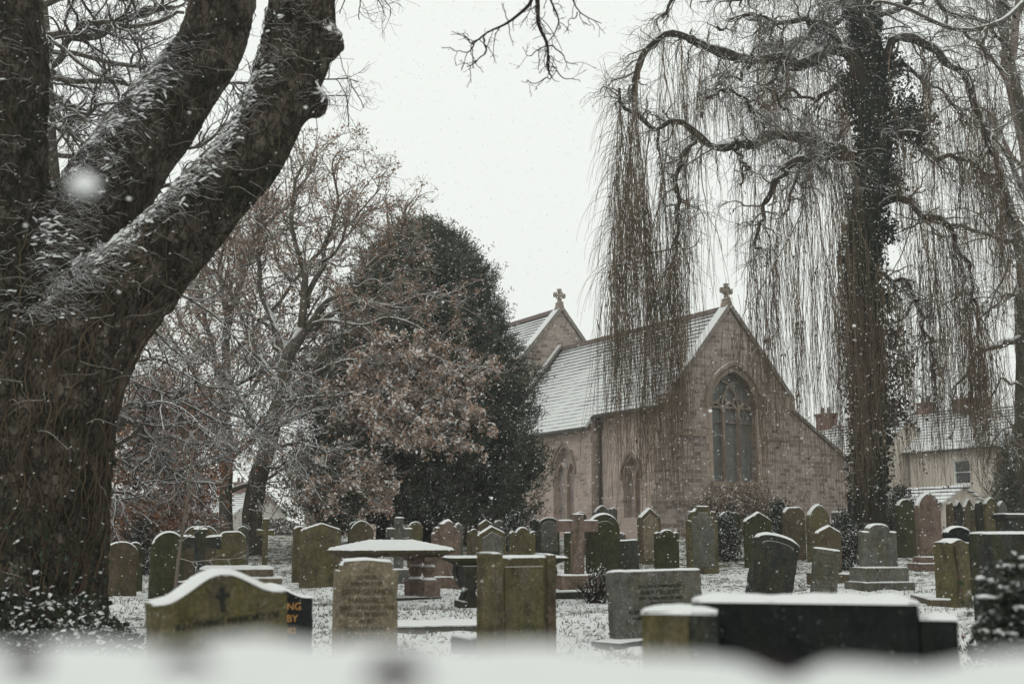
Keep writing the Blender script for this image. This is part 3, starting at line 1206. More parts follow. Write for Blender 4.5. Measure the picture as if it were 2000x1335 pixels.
text('DIED 14TH JULY 1938\nAGED 78 YEARS\nALSO', .047, M['letter_faint'], e, .01, h - .395, -.052, line=1.15)
text('SARAH ANN\nMANSFIELD', .060, M['letter_faint'], e, .0, h - .57, -.052, line=1.1)
e, wd, h = stone('flat', 937, 1080, 1086, 10.2, 'stone_olive', 'thick square olive headstone with raised side posts, centre front', rot=40, t=.17, rise=.05, snow=.02)
for (xa, xb, dz, dy) in ((-wd / 2 - .015, -wd / 2 + .085, .03, .125), (wd / 2 - .07, wd / 2 + .015, .014, .12)):
    mb = MB()
    mb.box((xa, -dy, -.2), (xb, dy - .02, h + dz))
    mb.build('side_post', M['stone_brown' if xa > 0 else 'stone_olive'], e, bevel=.012)
    snowcap([(xb, h), (xb, h + dz), (xa, h + dz), (xa, h)], 2 * dy - .02, .018, M['snow'], e, seed=int(dz * 1000))
mb = MB()
mb.prism([(-wd / 2 + .13, .12), (wd / 2 - .11, .12), (wd / 2 - .11, h - .08), (-wd / 2 + .13, h - .08)], -.093, -.083, bev=.004)
mb.build('panel', M['stone_olive'], e)
e, wd, h = stone('flat', 1188, 1377, 1113, 11.6, 'stone_grey', 'low wide grey granite headstone with black lettering, leaning slightly back', rot=15, t=.18, rise=.05, snow=.024, back=-5, lean=-1)
text('IN LOVING MEMORY OF', .040, M['letter_dark'], e, .02, h - .165, -.0925)
text('ELBERT ELLIOTT', .054, M['letter_dark'], e, .02, h - .225, -.0925)
text('WAS BORN MAY 20 1842\nAGED 70 YEARS', .040, M['letter_dark'], e, .02, h - .275, -.0925)
text('ALSO OF\nMARY', .046, M['letter_dark'], e, -.22, h - .40, -.0925)
# big dark memorial, near the wall on the right
pA = at(1560, 1170, 4.7)
e = empty('memorial', (pA.x, pA.y, float(gz(pA.x, pA.y))), R(-14))
tag(e, 'large dark stepped memorial with snowy shoulders, nearest on the right', 'memorial')
zt = pA.z - e.location.z
mb = MB()
mb.box((-.40, -.09, -.2), (.43, .09, zt))
mb.build('slab', M['stone_black'], e, bevel=.01)
snowcap([(.43, zt - .1), (.43, zt), (-.40, zt), (-.40, zt - .1)], .19, .026, M['snow'], e, seed=21)
mb = MB()
mb.box((.433, -.085, -.2), (.565, .085, zt - .055))
mb.build('shoulder', M['stone_black'], e, bevel=.008)
snowcap([(.565, zt - .1), (.565, zt - .055), (.433, zt - .055), (.433, zt - .1)], .175, .02, M['snow'], e, seed=22)
mb = MB()
mb.box((-.585, -.17, -.2), (-.403, .06, zt - .04))
o = mb.build('shoulder', M['stone_olive'], e, bevel=.01)
o['label'] = 'olive weathered left shoulder'
mb = MB()
mb.box((-.402, -.172, -.2), (-.30, -.0905, zt - .043))
mb.build('front_block', M['stone_dark'], e, bevel=.006)
snowcap([(-.30, zt - .1), (-.30, zt - .042), (-.587, zt - .042), (-.587, zt - .1)], .235, .024, M['snow'], e, seed=23).location = (0, -.055, 0)

e, wd, h = stone('flat', 1883, 2075, 1040, 10.3, 'stone_dark', 'tall dark slate-green headstone with square top at the right edge', rot=22, t=.14, rise=.04, snow=.024, plinth=[(1.12, .10, .05)])
# --- right group
stone('dome', 1838, 1897, 1028, 19.0, 'stone_black', 'black arched headstone rising behind the olive stone pair', rot=18, t=.12, rise=.12, snow=.03)
e, wd, h = stone('ogee', 1820, 1893, 1052, 16.6, 'stone_olive', 'mossy olive stone with carved scroll side, beside the dark right-hand slab', rot=34, t=.26, rise=.05, snow=.022)
mb = MB()
sp = [(-wd / 2 * .45 + .03 * math.sin(q * 5), .12 + q * (h - .2)) for q in np.linspace(0, 1, 16)]
band(mb, sp, .05, -.16, -.128)
mb.build('carved_scroll', M['stone_brown'], e)
stone('dome', 1447, 1543, 1043, 18.6, 'stone_dark', 'dark round-topped headstone leaning steeply to the right', rot=20, lean=13, t=.13, rise=.11, snow=.045, panel='stone_dark')
e, wd, h = stone('flat', 1577, 1630, 1071, 18.8, 'stone_grey', 'small pale headstone leaning right, lines of faint lettering', rot=8, lean=7, t=.09, rise=.04, snow=.028)
for k in range(9):
    q = random.Random(k)
    mb = MB()
    zz = h - .09 - k * .062
    lw = wd * (.22 + .12 * q.random())
    nx2 = 14
    V_ = []
    for a_ in range(nx2 + 1):
        x = -lw + 2 * lw * a_ / nx2
        th_ = .003 + .005 * q.random()
        V_ += [(x, -.0475, zz - th_), (x, -.0475, zz + th_)]
    mb.add(V_, [(2 * a_, 2 * a_ + 2, 2 * a_ + 3, 2 * a_ + 1) for a_ in range(nx2)])
    mb.build('worn_line', M['letter_faint'], e)
stone('peak', 1586, 1641, 1026, 23.0, 'stone_brown', 'brown gable-topped headstone directly behind the small leaning pale one', rot=20, lean=2, t=.12, rise=.14, snow=.03, plinth=[(1.45, .18, .10)])
stone('stepped', 1672, 1752, 1023, 20.6, 'stone_grey', 'broad grey stepped headstone on a double plinth', rot=20, t=.15, rise=.12, snow=.034, plinth=[(1.45, .12, .22), (1.32, .24, .13)])
stone('gothic', 1783, 1836, 962, 26.5, 'stone_pink', 'tall pink granite pointed headstone on a stepped base', rot=18, t=.16, rise=.22, snow=.018, plinth=[(1.5, .16, .16), (1.2, .14, .08)], capthr=.2)
stone('round', 1746, 1786, 974, 31.0, 'stone_green', 'dark ivy-grown round headstone left of the pink granite one', rot=20, t=.14, rise=.2, snow=.02)
stone('gothic', 1524, 1573, 990, 30.5, 'stone_brown', 'brown pointed headstone left of the tall rounded one near the church', rot=24, t=.13, rise=.18, snow=.035)
stone('gothic', 1571, 1621, 985, 29.5, 'stone_olive', 'tall olive rounded headstone with a snow crescent, near the lean-to', rot=24, t=.15, rise=.3, snow=.035, capthr=.25)
stone('peak', 1449, 1508, 1000, 27.5, 'stone_green', 'green gable-topped headstone behind the steeply leaning dark one', rot=22, t=.13, rise=.17, snow=.03)
stone('round', 1400, 1440, 998, 31.0, 'stone_dark', 'dark shrub-wrapped arched headstone under the weeping curtain', rot=20, t=.12, rise=.2, snow=.015)
e, wd, h = stone('scroll', 1337, 1401, 988, 25.6, 'stone_olive', 'tall classical headstone with stepped top standing before the church', rot=18, t=.16, rise=.13, snow=.022, panel='stone_grey')
stone('peak', 1245, 1293, 992, 28.5, 'stone_brown', 'sharply gabled headstone with snowy left slope before the church wall', rot=26, lean=-2, t=.16, rise=.2, snow=.035, panel='stone_tan')
stone('scallop', 1276, 1326, 1034, 24.6, 'stone_green', 'small dark green headstone with three scalloped lobes', rot=16, t=.13, rise=.1, snow=.022)
stone('round', 1143, 1211, 1003, 21.6, 'stone_green', 'large moss-green round headstone beside the pink cross', rot=20, t=.17, rise=.24, snow=.035, panel='stone_green')
stone('flat', 1206, 1249, 1054, 24.0, 'stone_dark', 'low dark tilted headstone right of the large moss-green one', rot=14, lean=-3, t=.14, rise=.05, snow=.025)
stone('dome', 1203, 1222, 1040, 30.0, 'stone_grey', 'tiny rounded grey headstone peeping over the low dark tilted one', rot=14, t=.12, rise=.12, snow=.03)
stone('gothic', 1157, 1192, 987, 33.5, 'stone_grey', 'pointed grey headstone behind the large moss-green one', rot=22, t=.14, rise=.25, snow=.03)
stone('dome', 1190, 1204, 991, 34.5, 'stone_grey', 'narrow grey pillar headstone by the church downpipe', rot=22, t=.2, rise=.08, snow=.03)
stone('round', 1120, 1146, 999, 32.5, 'stone_brown', 'arched headstone just behind the head of the pink cross', rot=22, t=.13, rise=.15, snow=.03)
stone('flat', 1101, 1124, 1039, 24.3, 'stone_green', 'narrow green headstone left of the pink cross shaft', rot=20, t=.12, rise=.05, snow=.02)
stone('round', 1050, 1093, 1010, 32.0, 'stone_dark', 'grey ornamented arched headstone near the yew, right of the holly', rot=16, t=.13, rise=.2, snow=.022, panel='stone_grey')
stone('scallop', 1034, 1052, 1012, 33.5, 'stone_dark', 'slim dark lobed headstone between holly and ornamented arch', rot=16, t=.12, rise=.1, snow=.02)
stone('peak', 936, 992, 1027, 22.6, 'stone_olive', 'gable-topped headstone with snow-speckled face behind the second table tomb', rot=20, lean=-3, t=.12, rise=.15, snow=.03, panel='stone_grey')
stone('scallop', 993, 1046, 1029, 24.0, 'stone_olive', 'three-lobed olive headstone right of the snow-speckled one', rot=18, t=.13, rise=.16, snow=.02)
stone('peak', 932, 964, 1014, 29.5, 'stone_brown', 'brown peaked headstone behind the snow-speckled gable stone', rot=20, t=.13, rise=.15, snow=.02)
stone('dome', 963, 984, 1016, 31.0, 'stone_grey', 'small domed grey headstone left of the holly bush', rot=20, t=.14, rise=.12, snow=.035)
stone('scallop', 911, 939, 1032, 28.5, 'stone_brown', 'small weathered lobed headstone between rustic and speckled stones', rot=20, t=.12, rise=.14, snow=.02)
stone('rustic', 842, 900, 1016, 21.8, 'stone_pink', 'rough rock-carved pinkish headstone behind the first table tomb', rot=18, t=.22, rise=.2, snow=.045, plinth=[(1.15, .2, .08)])
stone('gothic', 884, 905, 1020, 23.5, 'stone_grey', 'narrow grey shoulder of stone right behind the rock-carved one', rot=18, t=.12, rise=.15, snow=.02)
stone('round', 796, 826, 1018, 26.0, 'stone_olive', 'round olive headstone behind the grey cross', rot=20, t=.12, rise=.15, snow=.015)
stone('gothic', 686, 734, 1016, 26.0, 'stone_brown', 'pointed brown headstone under the yew leaning slightly left', rot=18, lean=-3, t=.12, rise=.28, snow=.02)
stone('round', 680, 705, 1018, 28.5, 'stone_dark', 'dark round headstone half hidden behind the pointed brown one', rot=18, t=.12, rise=.16, snow=.015)
stone('peak', 588, 666, 1021, 21.4, 'stone_olive', 'broad olive headstone with low peaked top, left of the first table tomb', rot=20, t=.14, rise=.12, snow=.022)
stone('dome', 572, 602, 1027, 22.6, 'stone_olive', 'narrow twin stone half hidden behind the broad olive peaked one', rot=24, t=.14, rise=.06, snow=.022)
stone('gothic', 424, 482, 1037, 20.8, 'stone_olive', 'olive pointed headstone right of the dark stone cross', rot=18, t=.12, rise=.2, snow=.022)
stone('gothic', 358, 428, 1027, 22.5, 'stone_brown', 'arched brown headstone seen behind the dark stone cross', rot=18, t=.12, rise=.24, snow=.022)
stone('round', 297, 362, 1038, 19.0, 'stone_green', 'tall green round headstone with snowy rim behind the sapling', rot=26, t=.15, rise=.26, snow=.03, capthr=.25)
stone('round', 205, 270, 1057, 19.6, 'stone_brown', 'rounded lichen-pale headstone nearest the ivy trunk', rot=26, t=.14, rise=.24, snow=.02, capthr=.25)
stone('shoulder', 246, 282, 1058, 21.0, 'stone_green', 'small shouldered green headstone peeping from behind the one by the trunk', rot=20, t=.12, rise=.12, snow=.02)
stone('round', 460, 488, 1027, 27.5, 'stone_grey', 'grey arched headstone edge left of the oak trunk', rot=20, t=.12, rise=.2, snow=.02)
stone('rustic', 372, 402, 1016, 29.0, 'stone_grey', 'small rocky monument with snow lumps behind the left stones', rot=10, t=.3, rise=.25, snow=.06, name='monument', cat='monument', group=None)
stone('stepped', 402, 424, 1010, 31.0, 'stone_dark', 'dark stepped pedestal among the far left stones', rot=10, t=.3, rise=.12, snow=.03, name='pedestal', cat='pedestal', group=None)
# far right back row
for (xl, xr, tp, kd, mt, lb) in ((1846, 1862, 980, 'round', 'stone_brown', 'slim brown headstone right beside the pink granite one'),
                                 (1860, 1880, 978, 'gothic', 'stone_dark', 'dark pointed headstone, second in the far right row'),
                                 (1876, 1902, 973, 'peak', 'stone_brown', 'brown peaked headstone, third in the far right row'),
                                 (1902, 1920, 978, 'round', 'stone_dark', 'narrow dark headstone, fourth in the far right row'),
                                 (1916, 1949, 971, 'gothic', 'stone_olive', 'tall pointed olive headstone near the right edge'),
                                 (1942, 1967, 978, 'gothic', 'stone_grey', 'pale pointed headstone last before the dark chest tomb')):
    stone(kd, xl, xr, tp, 32.5, mt, lb, rot=20, t=.13, rise=.2, snow=.025)
stone('round', 1421, 1446, 1000, 33.0, 'stone_green', 'low green arched headstone by the brown shrub', rot=20, t=.12, rise=.2, snow=.02)
stone('flat', 1625, 1652, 1000, 33.5, 'stone_grey', 'flat snow-topped block under the lean-to window', rot=15, t=.35, rise=.05, snow=.06)


# ------------------------------------------------------------------ crosses
def cross(xl, xr, top, d, mat, label, rot=20, arm=.16, t=.14, plinth=((1.0, .25, .15),), zarm=.68, flare=0, snow=.02, lean=0):
    pl, pr = at(xl, top, d), at(xr, top, d)
    c = (pl + pr) / 2
    wd = (pr - pl).x / math.cos(R(rot))
    z0 = float(gz(c.x, c.y))
    h = pl.z - z0
    e = empty('stone_cross', (c.x, c.y, z0), R(rot), R(lean))
    tag(e, label, 'stone cross', 'stone crosses in the churchyard')
    bz = 0
    for (pw, ph_, pt) in plinth:
        mb = MB()
        mb.box((-wd / 2 * pw, -t / 2 - pt, bz - (.2 if bz == 0 else 0)), (wd / 2 * pw, t / 2 + pt, bz + ph_))
        mb.build('plinth', M[mat], e, bevel=.012)
        snowcap([(wd / 2 * pw, bz), (wd / 2 * pw, bz + ph_), (-wd / 2 * pw, bz + ph_), (-wd / 2 * pw, bz)], t + 2 * pt, .02, M['snow'], e, seed=int(xl), name='plinth_snow')
        bz += ph_
    a, s_ = arm / 2, wd / 2
    za = bz + (h - bz) * zarm
    f = flare
    pts = [(a, bz), (a, za - a), (s_, za - a - f), (s_, za + a + f), (a, za + a), (a + f, h), (-a - f, h), (-a, za + a), (-s_, za + a + f), (-s_, za - a - f), (-a, za - a), (-a, bz)]
    mb = MB()
    mb.prism(pts, -t / 2, t / 2, bev=.01)
    mb.build('cross', M[mat], e)
    snowcap(pts, t, snow, M['snow'], e, seed=int(xr))
    return e


cross(352, 432, 1032, 19.2, 'stone_dark', 'heavy dark rough-hewn cross with thick arms among the left stones', arm=.17, t=.20, zarm=.74, flare=.02, rot=14, snow=.03)
cross(503, 536, 1012, 24.0, 'stone_olive', 'slender lichen-green cross beside the oak trunk', arm=.10, t=.1, zarm=.74, rot=14, flare=.012, plinth=((1.1, .14, .16),))
cross(755, 804, 1010, 23.2, 'stone_grey', 'plain grey cross directly behind the first table tomb', arm=.17, t=.16, zarm=.70, rot=14)
cross(1088, 1166, 1003, 21.0, 'stone_pink', 'pinkish cross with long arms in front of the moss-green headstone', arm=.20, t=.17, zarm=.80, rot=14, plinth=((1.0, .26, .18),), snow=.016)


# ------------------------------------------------------------------ tombs
def tabletomb(px, py, d, L, Wd, rot, label, slabm, legm, legs, hip=.10, two=False):
    p = at(px, py, d)
    z0 = float(gz(p.x, p.y))
    h = p.z - z0
    e = empty('table_tomb', (p.x, p.y, z0), R(rot))
    tag(e, label, 'table tomb', 'table tombs on carved legs')
    mb = MB()
    b, zt_ = .03, h
    a, c = L / 2, Wd / 2
    V_ = []
    for (sx, sy, z) in ((a - .13, c - .13, zt_ - .17), (a - .10, c - .10, zt_ - .145), (a, c, zt_ - .10), (a, c, zt_ - .07)):
        V_ += [(-sx, -sy, z), (sx, -sy, z), (sx, sy, z), (-sx, sy, z)]
    Fs = [(3, 2, 1, 0)]
    for k in range(3):
        for i in range(4):
            j = (i + 1) % 4
            Fs.append((k * 4 + i, k * 4 + j, k * 4 + 4 + j, k * 4 + 4 + i))
    Fs.append((12, 13, 14, 15))
    mb.add(V_, Fs)
    mb.build('slab', M[slabm], e, bevel=.006)
    # snow over the slab
    nx_, ny_ = 41, 15
    X = np.linspace(-a - .012, a + .012, nx_)
    Yv = np.linspace(-c - .012, c + .012, ny_)
    GX, GYv = np.meshgrid(X, Yv)
    ex = np.minimum(1, np.minimum((a + .012 - abs(GX)) / (.5 if hip > .05 else .03), 1))
    ey = np.minimum(1, (c + .012 - abs(GYv)) / (c if hip > .05 else .03))
    edge = np.minimum(1, np.minimum((a + .012 - abs(GX)) / .03, (c + .012 - abs(GYv)) / .03)).clip(0, 1) ** .5
    Z = zt_ - .072 + .028 * edge + hip * np.minimum(ex, ey) + rng.normal(0, .0015, GX.shape)
    V_ = np.stack([GX, GYv, Z], -1).reshape(-1, 3)
    i = np.arange(ny_ - 1)[:, None] * nx_ + np.arange(nx_ - 1)[None, :]
    npmesh('snow_layer', V_, None, np.stack([i, i + 1, i + nx_ + 1, i + nx_], -1).reshape(-1, 4), M['snow'], e, smooth=True)
    hl = zt_ - .17
    for (lx, ly) in ((-a * .62, -c * .5), (-a * .62, c * .5), (a * .62, -c * .5), (a * .62, c * .5)):
        mb = MB()
        if legs == 'baluster':
            mb.box((lx - .13, ly - .13, -.15), (lx + .13, ly + .13, hl * .42))
            mb.lathe([(.125, hl * .42), (.12, hl * .46), (.08, hl * .52), (.10, hl * .60), (.115, hl * .68), (.10, hl * .76), (.075, hl * .82), (.11, hl * .86), (.13, hl * .9)], (lx, ly, 0), 14)
            mb.box((lx - .15, ly - .15, hl * .9), (lx + .15, ly + .15, hl - .004))
        else:
            pr = [(-.12, -.15), (.06, -.15), (.05, hl * .15), (.02, hl * .35), (.10, hl * .62), (.16, hl * .85), (.14, hl - .004), (-.16, hl - .004), (-.18, hl * .8), (-.12, hl * .5), (-.04, hl * .32), (-.08, hl * .12)]
            if lx > 0: pr = [(-x, z) for x, z in pr][::-1]
            mb.prism([(lx + x, z) for x, z in pr], ly - .13, ly + .13, bev=.01)
        mb.build('leg', M[legm], e, smooth=False)
    mb = MB()
    mb.box((-a * .8, -c * .8, -.12), (a * .8, c * .8, .05))
    mb.build('base_slab', M['stone_dark'], e, bevel=.01)
    return e


tabletomb(764, 1064, 18.5, 1.72, .95, 30, 'table tomb with thick snowy hipped slab on pinkish baluster legs', 'stone_brown', 'stone_pink', 'baluster', hip=.13)
tabletomb(985, 1078, 17.0, 1.62, .8, 14, 'lower table tomb with flat snowy slab on dark curved legs', 'stone_green', 'stone_dark', 'curved', hip=.0)


def chest(px, py, d, L, Wd, rot, mat, label, steps=True):
    p = at(px, py, d)
    z0 = float(gz(p.x, p.y))
    h = max(.25, p.z - z0)
    e = empty('chest_tomb', (p.x, p.y, z0), R(rot))
    tag(e, label, 'chest tomb')
    mb = MB()
    mb.box((-L / 2 + .06, -Wd / 2 + .06, -.1), (L / 2 - .06, Wd / 2 - .06, h - .1))
    mb.build('chest', M[mat], e, bevel=.01)
    mb = MB()
    mb.box((-L / 2, -Wd / 2, h - .1), (L / 2, Wd / 2, h))
    mb.build('lid', M[mat], e, bevel=.015)
    snowcap([(L / 2, h - .05), (L / 2, h), (-L / 2, h), (-L / 2, h - .05)], Wd, .035, M['snow'], e, seed=int(px))
    if steps:
        mb = MB()
        mb.box((-L / 2 - .10, -Wd / 2 - .1, h - .17), (L / 2 + .1, Wd / 2 + .1, h - .101))
        mb.build('moulding', M[mat], e, bevel=.015)
        snowcap([(L / 2 + .1, h - .2), (L / 2 + .1, h - .10), (-L / 2 - .1, h - .10), (-L / 2 - .1, h - .2)], Wd + .2, .02, M['snow'], e, seed=int(px))
    return e


chest(463, 1109, 14.0, .82, .5, 12, 'stone_tan', 'low pale chest tomb with snowy moulded lid behind the wave-topped stone')
chest(1985, 1004, 29.0, .95, .6, 12, 'stone_dark', 'dark chest tomb with flat snowy top at the right edge', False)


def kerb(pts, wd, ht, mat, label, snow=True, name='grave_kerb'):
    """low kerb along ground points (px, d)"""
    W3 = [G(a, b) for a, b in pts]
    c = sum(W3, Vector()) / len(W3)
    e = empty(name, c)
    tag(e, label, 'grave kerb')
    mb = MB()
    sb = MB()
    for i_ in range(len(W3) - 1):
        p, q = W3[i_] - c, W3[i_ + 1] - c
        dv = (q - p)
        dv.z = 0
        dv.normalize()
        n_ = Vector((-dv.y, dv.x, 0)) * wd / 2
        for B, z0, z1, g in ((mb, -.15, ht, 0), (sb, ht + .001, ht + .022, .004)):
            a_ = [p - n_ * (1 + g), q - n_ * (1 + g), q + n_ * (1 + g), p + n_ * (1 + g)]
            V_ = [(v.x, v.y, v.z + z0) for v in a_] + [(v.x, v.y, v.z + z1) for v in a_]
            B.add(V_, [(3, 2, 1, 0), (4, 5, 6, 7), (0, 1, 5, 4), (1, 2, 6, 5), (2, 3, 7, 6), (3, 0, 4, 7)])
    mb.build('kerb_stone', M[mat], e, bevel=.01)
    if snow: sb.build('snow_layer', M['snow'], e, bevel=.009)
    return e


kerb([(1060, 17.6), (1205, 18.6)], .16, .10, 'stone_dark', 'dark low kerb in front of the pink cross')
kerb([(905, 10.9), (945, 10.6)], .25, .13, 'stone_dark', 'short dark kerb block left of the thick olive headstone')
kerb([(1180, 11.2), (1300, 11.8)], .35, .05, 'stone_dark', 'dark base stone under the low granite headstone', snow=False)
kerb([(1795, 17.8), (1835, 16.4)], .3, .09, 'stone_brown', 'brown tilted kerb beside the mossy scroll stone')
e = empty('ledger_slab', G(860, 12.6), R(14))
tag(e, 'flat snow-covered ledger slab lying in the grass, centre', 'ledger slab')
mb = MB()
mb.box((-.75, -.34, -.1), (.6, .34, .055))
mb.build('slab', M['stone_grey'], e, bevel=.01)
snowcap([(.6, 0), (.6, .055), (-.75, .055), (-.75, 0)], .69, .03, M['snow'], e, seed=77)

# ------------------------------------------------------------------ the boundary wall in front of the lens
e = empty('boundary_wall', (0, .52, -.1 + EYE - 1.3))
tag(e, 'snow-covered wall top blurred right in front of the viewer', 'wall')
nx_, ny_ = 181, 41
X = np.linspace(-1.6, 1.6, nx_)
Yv = np.linspace(-.26, .24, ny_)
GX, GYv = np.meshgrid(X, Yv)
pxx = GX / .70 * F + 1000


def sm(px, a, b): return np.exp(-((px - a) / b) ** 2)


def walltop(pxx, GX=0.0, GYv=0.0):
    return EYE - .0572 + .0030 * sm(pxx, 545, 60) - .001 * sm(pxx, 380, 60) - .0095 * (1 / (1 + np.exp(-(pxx - 1180) / 60))) - .001 * sm(pxx, 1050, 120) \
    - .014 * sm(pxx, 1505, 34) - .004 * sm(pxx, 1750, 150) + .004 * sm(pxx, 1950, 100) + .0008 * np.sin(GX * 31) + .0012 * np.sin(GX * 73 + GYv * 40)


top = walltop(pxx, GX, GYv)
edge = np.clip(np.minimum((GYv + .26) / .05, (.24 - GYv) / .07), 0, 1) ** .5
Z = top - .035 * (1 - edge) - e.location.z
V = np.stack([GX, GYv, Z], -1).reshape(-1, 3)
i = np.arange(ny_ - 1)[:, None] * nx_ + np.arange(nx_ - 1)[None, :]
npmesh('snow_layer', V, None, np.stack([i, i + 1, i + nx_ + 1, i + nx_], -1).reshape(-1, 4), M['snow'], e, smooth=True)
mb = MB()
zt_ = EYE - .105 - e.location.z
mb.box((-1.6, -.22, zt_ - .12), (1.6, .20, zt_))
mb.build('coping', M['stone_dark'], e, bevel=.01)
mb = MB()
mb.box((-1.6, -.17, -.4), (1.6, .15, zt_ - .121))
mb.build('wall_body', M['stone_dark'], e)
for k, (px, py, s_) in enumerate(((48, 1292, .8), (355, 1306, 1.15), (768, 1320, 1.1), (1500, 1328, 1.5))):
    p = at(px, py, .60)
    zt_ = float(walltop(px)) + .003
    Yp = min(.70, .60 * (zt_ - EYE) / (p.z - EYE))
    p = at(px, py, Yp)
    Vv, Ff = [], []
    nu, nw = 14, 9
    for a_ in range(nw):
        for b_ in range(nu):
            ph, th = .03 + (math.pi - .06) * a_ / (nw - 1), 2 * math.pi * b_ / nu
            q = .0085 * s_ * (1 + .12 * math.sin(3 * th + k) * math.sin(ph) + .08 * math.sin(5 * ph))
            Vv.append((q * 1.3 * math.sin(ph) * math.cos(th), q * math.sin(ph) * math.sin(th), q * .85 * math.cos(ph)))
    for a_ in range(nw - 1):
        for b_ in range(nu):
            Ff.append((a_ * nu + b_, (a_ + 1) * nu + b_, (a_ + 1) * nu + (b_ + 1) % nu, a_ * nu + (b_ + 1) % nu))
    o = npmesh('pebble', Vv, None, Ff, M['dead_leaf_mat'], smooth=True)
    o.location = (p.x, p.y, zt_)
    tag(o, ['faint small dark knob in the blurred wall snow, far left corner', 'blurred dark knob in the wall snow below the wave-topped stone',
            'blurred dark knob in the wall snow below the tan headstone', 'largest blurred dark knob, in the snow dip before the black memorial'][k], 'pebble', 'dark knobs poking through the wall snow')

# ------------------------------------------------------------------ big ivy-clad tree on the left
D1 = 11.5
big = empty('ivy_clad_tree', G(60, D1))
tag(big, 'huge multi-stemmed tree with ivy stems and snow streaks filling the left side', 'tree')


def pxr(r, d=D1): return r / F * d


stems = [
    [(20, 1400, 11.5, 195), (42, 1230, 11.5, 156), (58, 1100, 11.5, 142), (66, 950, 11.5, 138), (90, 800, 11.5, 136), (135, 705, 11.5, 125), (195, 622, 11.45, 108), (250, 560, 11.4, 92), (312, 496, 11.35, 82), (352, 456, 11.3, 76), (395, 412, 11.3, 72),
     (455, 345, 11.3, 67), (512, 270, 11.3, 65), (548, 200, 11.3, 66), (573, 135, 11.3, 68), (588, 70, 11.3, 68), (592, 0, 11.3, 66), (590, -90, 11.3, 63), (600, -200, 11.3, 58)],
    [(66, 950, 11.5, 135), (75, 800, 11.6, 132), (88, 680, 11.65, 125), (115, 560, 11.75, 112), (150, 480, 11.8, 102), (198, 390, 11.9, 90), (255, 305, 12.0, 82), (316, 230, 12.1, 75), (375, 152, 12.2, 70), (418, 75, 12.2, 68), (438, 0, 12.2, 68), (465, -80, 12.2, 66), (500, -200, 12.2, 62)],
    [(0, 1000, 11.6, 150), (-25, 800, 11.6, 150), (-30, 600, 11.6, 140), (-20, 450, 11.6, 122), (-5, 330, 11.5, 100), (5, 200, 11.5, 85), (8, 80, 11.5, 80), (6, -60, 11.5, 76), (0, -200, 11.5, 72)],
    [(615, 205, 11.25, 34), (628, 207, 11.2, 22)],
    [(640, 85, 11.25, 40), (656, 92, 11.2, 26)],
]
mb = MB()
for st in stems:
    Q = np.array([[*at(a, b, c), pxr(r_, c)] for a, b, c, r_ in st])
    cl = np.concatenate([[0], np.cumsum(np.linalg.norm(np.diff(Q[:, :3], axis=0), axis=1))])
    n_ = max(4, int(cl[-1] / .12))
    s_ = np.linspace(0, cl[-1], n_)
    X = np.stack([np.interp(s_, cl, Q[:, k]) for k in range(4)], 1)
    for _ in range(3): X[1:-1] = (X[:-2] + 2 * X[1:-1] + X[2:]) / 4
    V_, F_ = tubes([(X[None, :, :3], X[None, :, 3])], 28)
    n0 = len(mb.V)
    mb.V += [tuple(v) for v in V_]
    mb.Fc += [tuple(int(i) + n0 for i in f) for f in F_]
    mb.Fc.append(tuple(n0 + i for i in range(28))[::-1])
    mb.Fc.append(tuple(n0 + (n_ - 1) * 28 + i for i in range(28)))
tmp = mb.build('tmp', None)
m_ = tmp.modifiers.new('r', 'REMESH')
m_.mode = 'VOXEL'
m_.voxel_size = .032
m_ = tmp.modifiers.new('s', 'SMOOTH')
m_.factor = .6
m_.iterations = 8
bpy.context.view_layer.update()
me = bpy.data.meshes.new_from_object(tmp.evaluated_get(bpy.context.evaluated_depsgraph_get()))
bpy.data.objects.remove(tmp)
nv = len(me.vertices)
co = np.empty(nv * 3, np.float32)
me.vertices.foreach_get('co', co)
co = co.reshape(-1, 3)
nrm = np.empty(nv * 3, np.float32)
me.vertices.foreach_get('normal', nrm)
nrm = nrm.reshape(-1, 3)
dsp = np.empty(nv)
for k in range(nv):
    x, y, z = co[k]
    # furrows run along the stems: on the right limb they follow its slope
    a_ = mnoise.noise((x * 2.1, y * 2.1, z * .9))
    b_ = 1 - abs(mnoise.noise((x * 9, y * 9, z * 3.0)) * 2)
    c_ = mnoise.noise((x * 22, y * 22, z * 12))
    dsp[k] = .060 * a_ + .028 * b_ + .012 * c_ - .02
co2 = co + nrm * dsp[:, None]
me.vertices.foreach_set('co', (co2 - np.array(big.location)).astype(np.float32).ravel())
me.update()
me.materials.clear()
me.materials.append(M['bark_big'])
for p in me.polygons: p.use_smooth = True
me.name = 'trunk'
tr = bpy.data.objects.new('trunk', me)
col.objects.link(tr)
tr.parent = big
polys = [tuple(p.vertices) for p in me.polygons]
bvh = BVHTree.FromPolygons([tuple(v) for v in co2], polys)


def crawl(p, d, steps, sl, off, wob, keep=None):
    """walk over the bark surface"""
    out = []
    p = Vector(p)
    d = Vector(d)
    tgt = d.copy()
    for k in range(steps):
        loc, n_, idx, dist = bvh.find_nearest(p)
        if loc is None: break
        q = loc + n_ * off
        out.append(tuple(q))
        d = d + Vector(rng.normal(size=3)) * wob + tgt * .12
        d = d - n_ * d.dot(n_)
        d.normalize()
        p = q + d * sl
    return out


nvi = np.arange(nv)
inview = (co2[:, 1] < 12.6) & (nrm[:, 1] < .25) & (co2[:, 2] < 6.5) & (co2[:, 0] > -5.6)
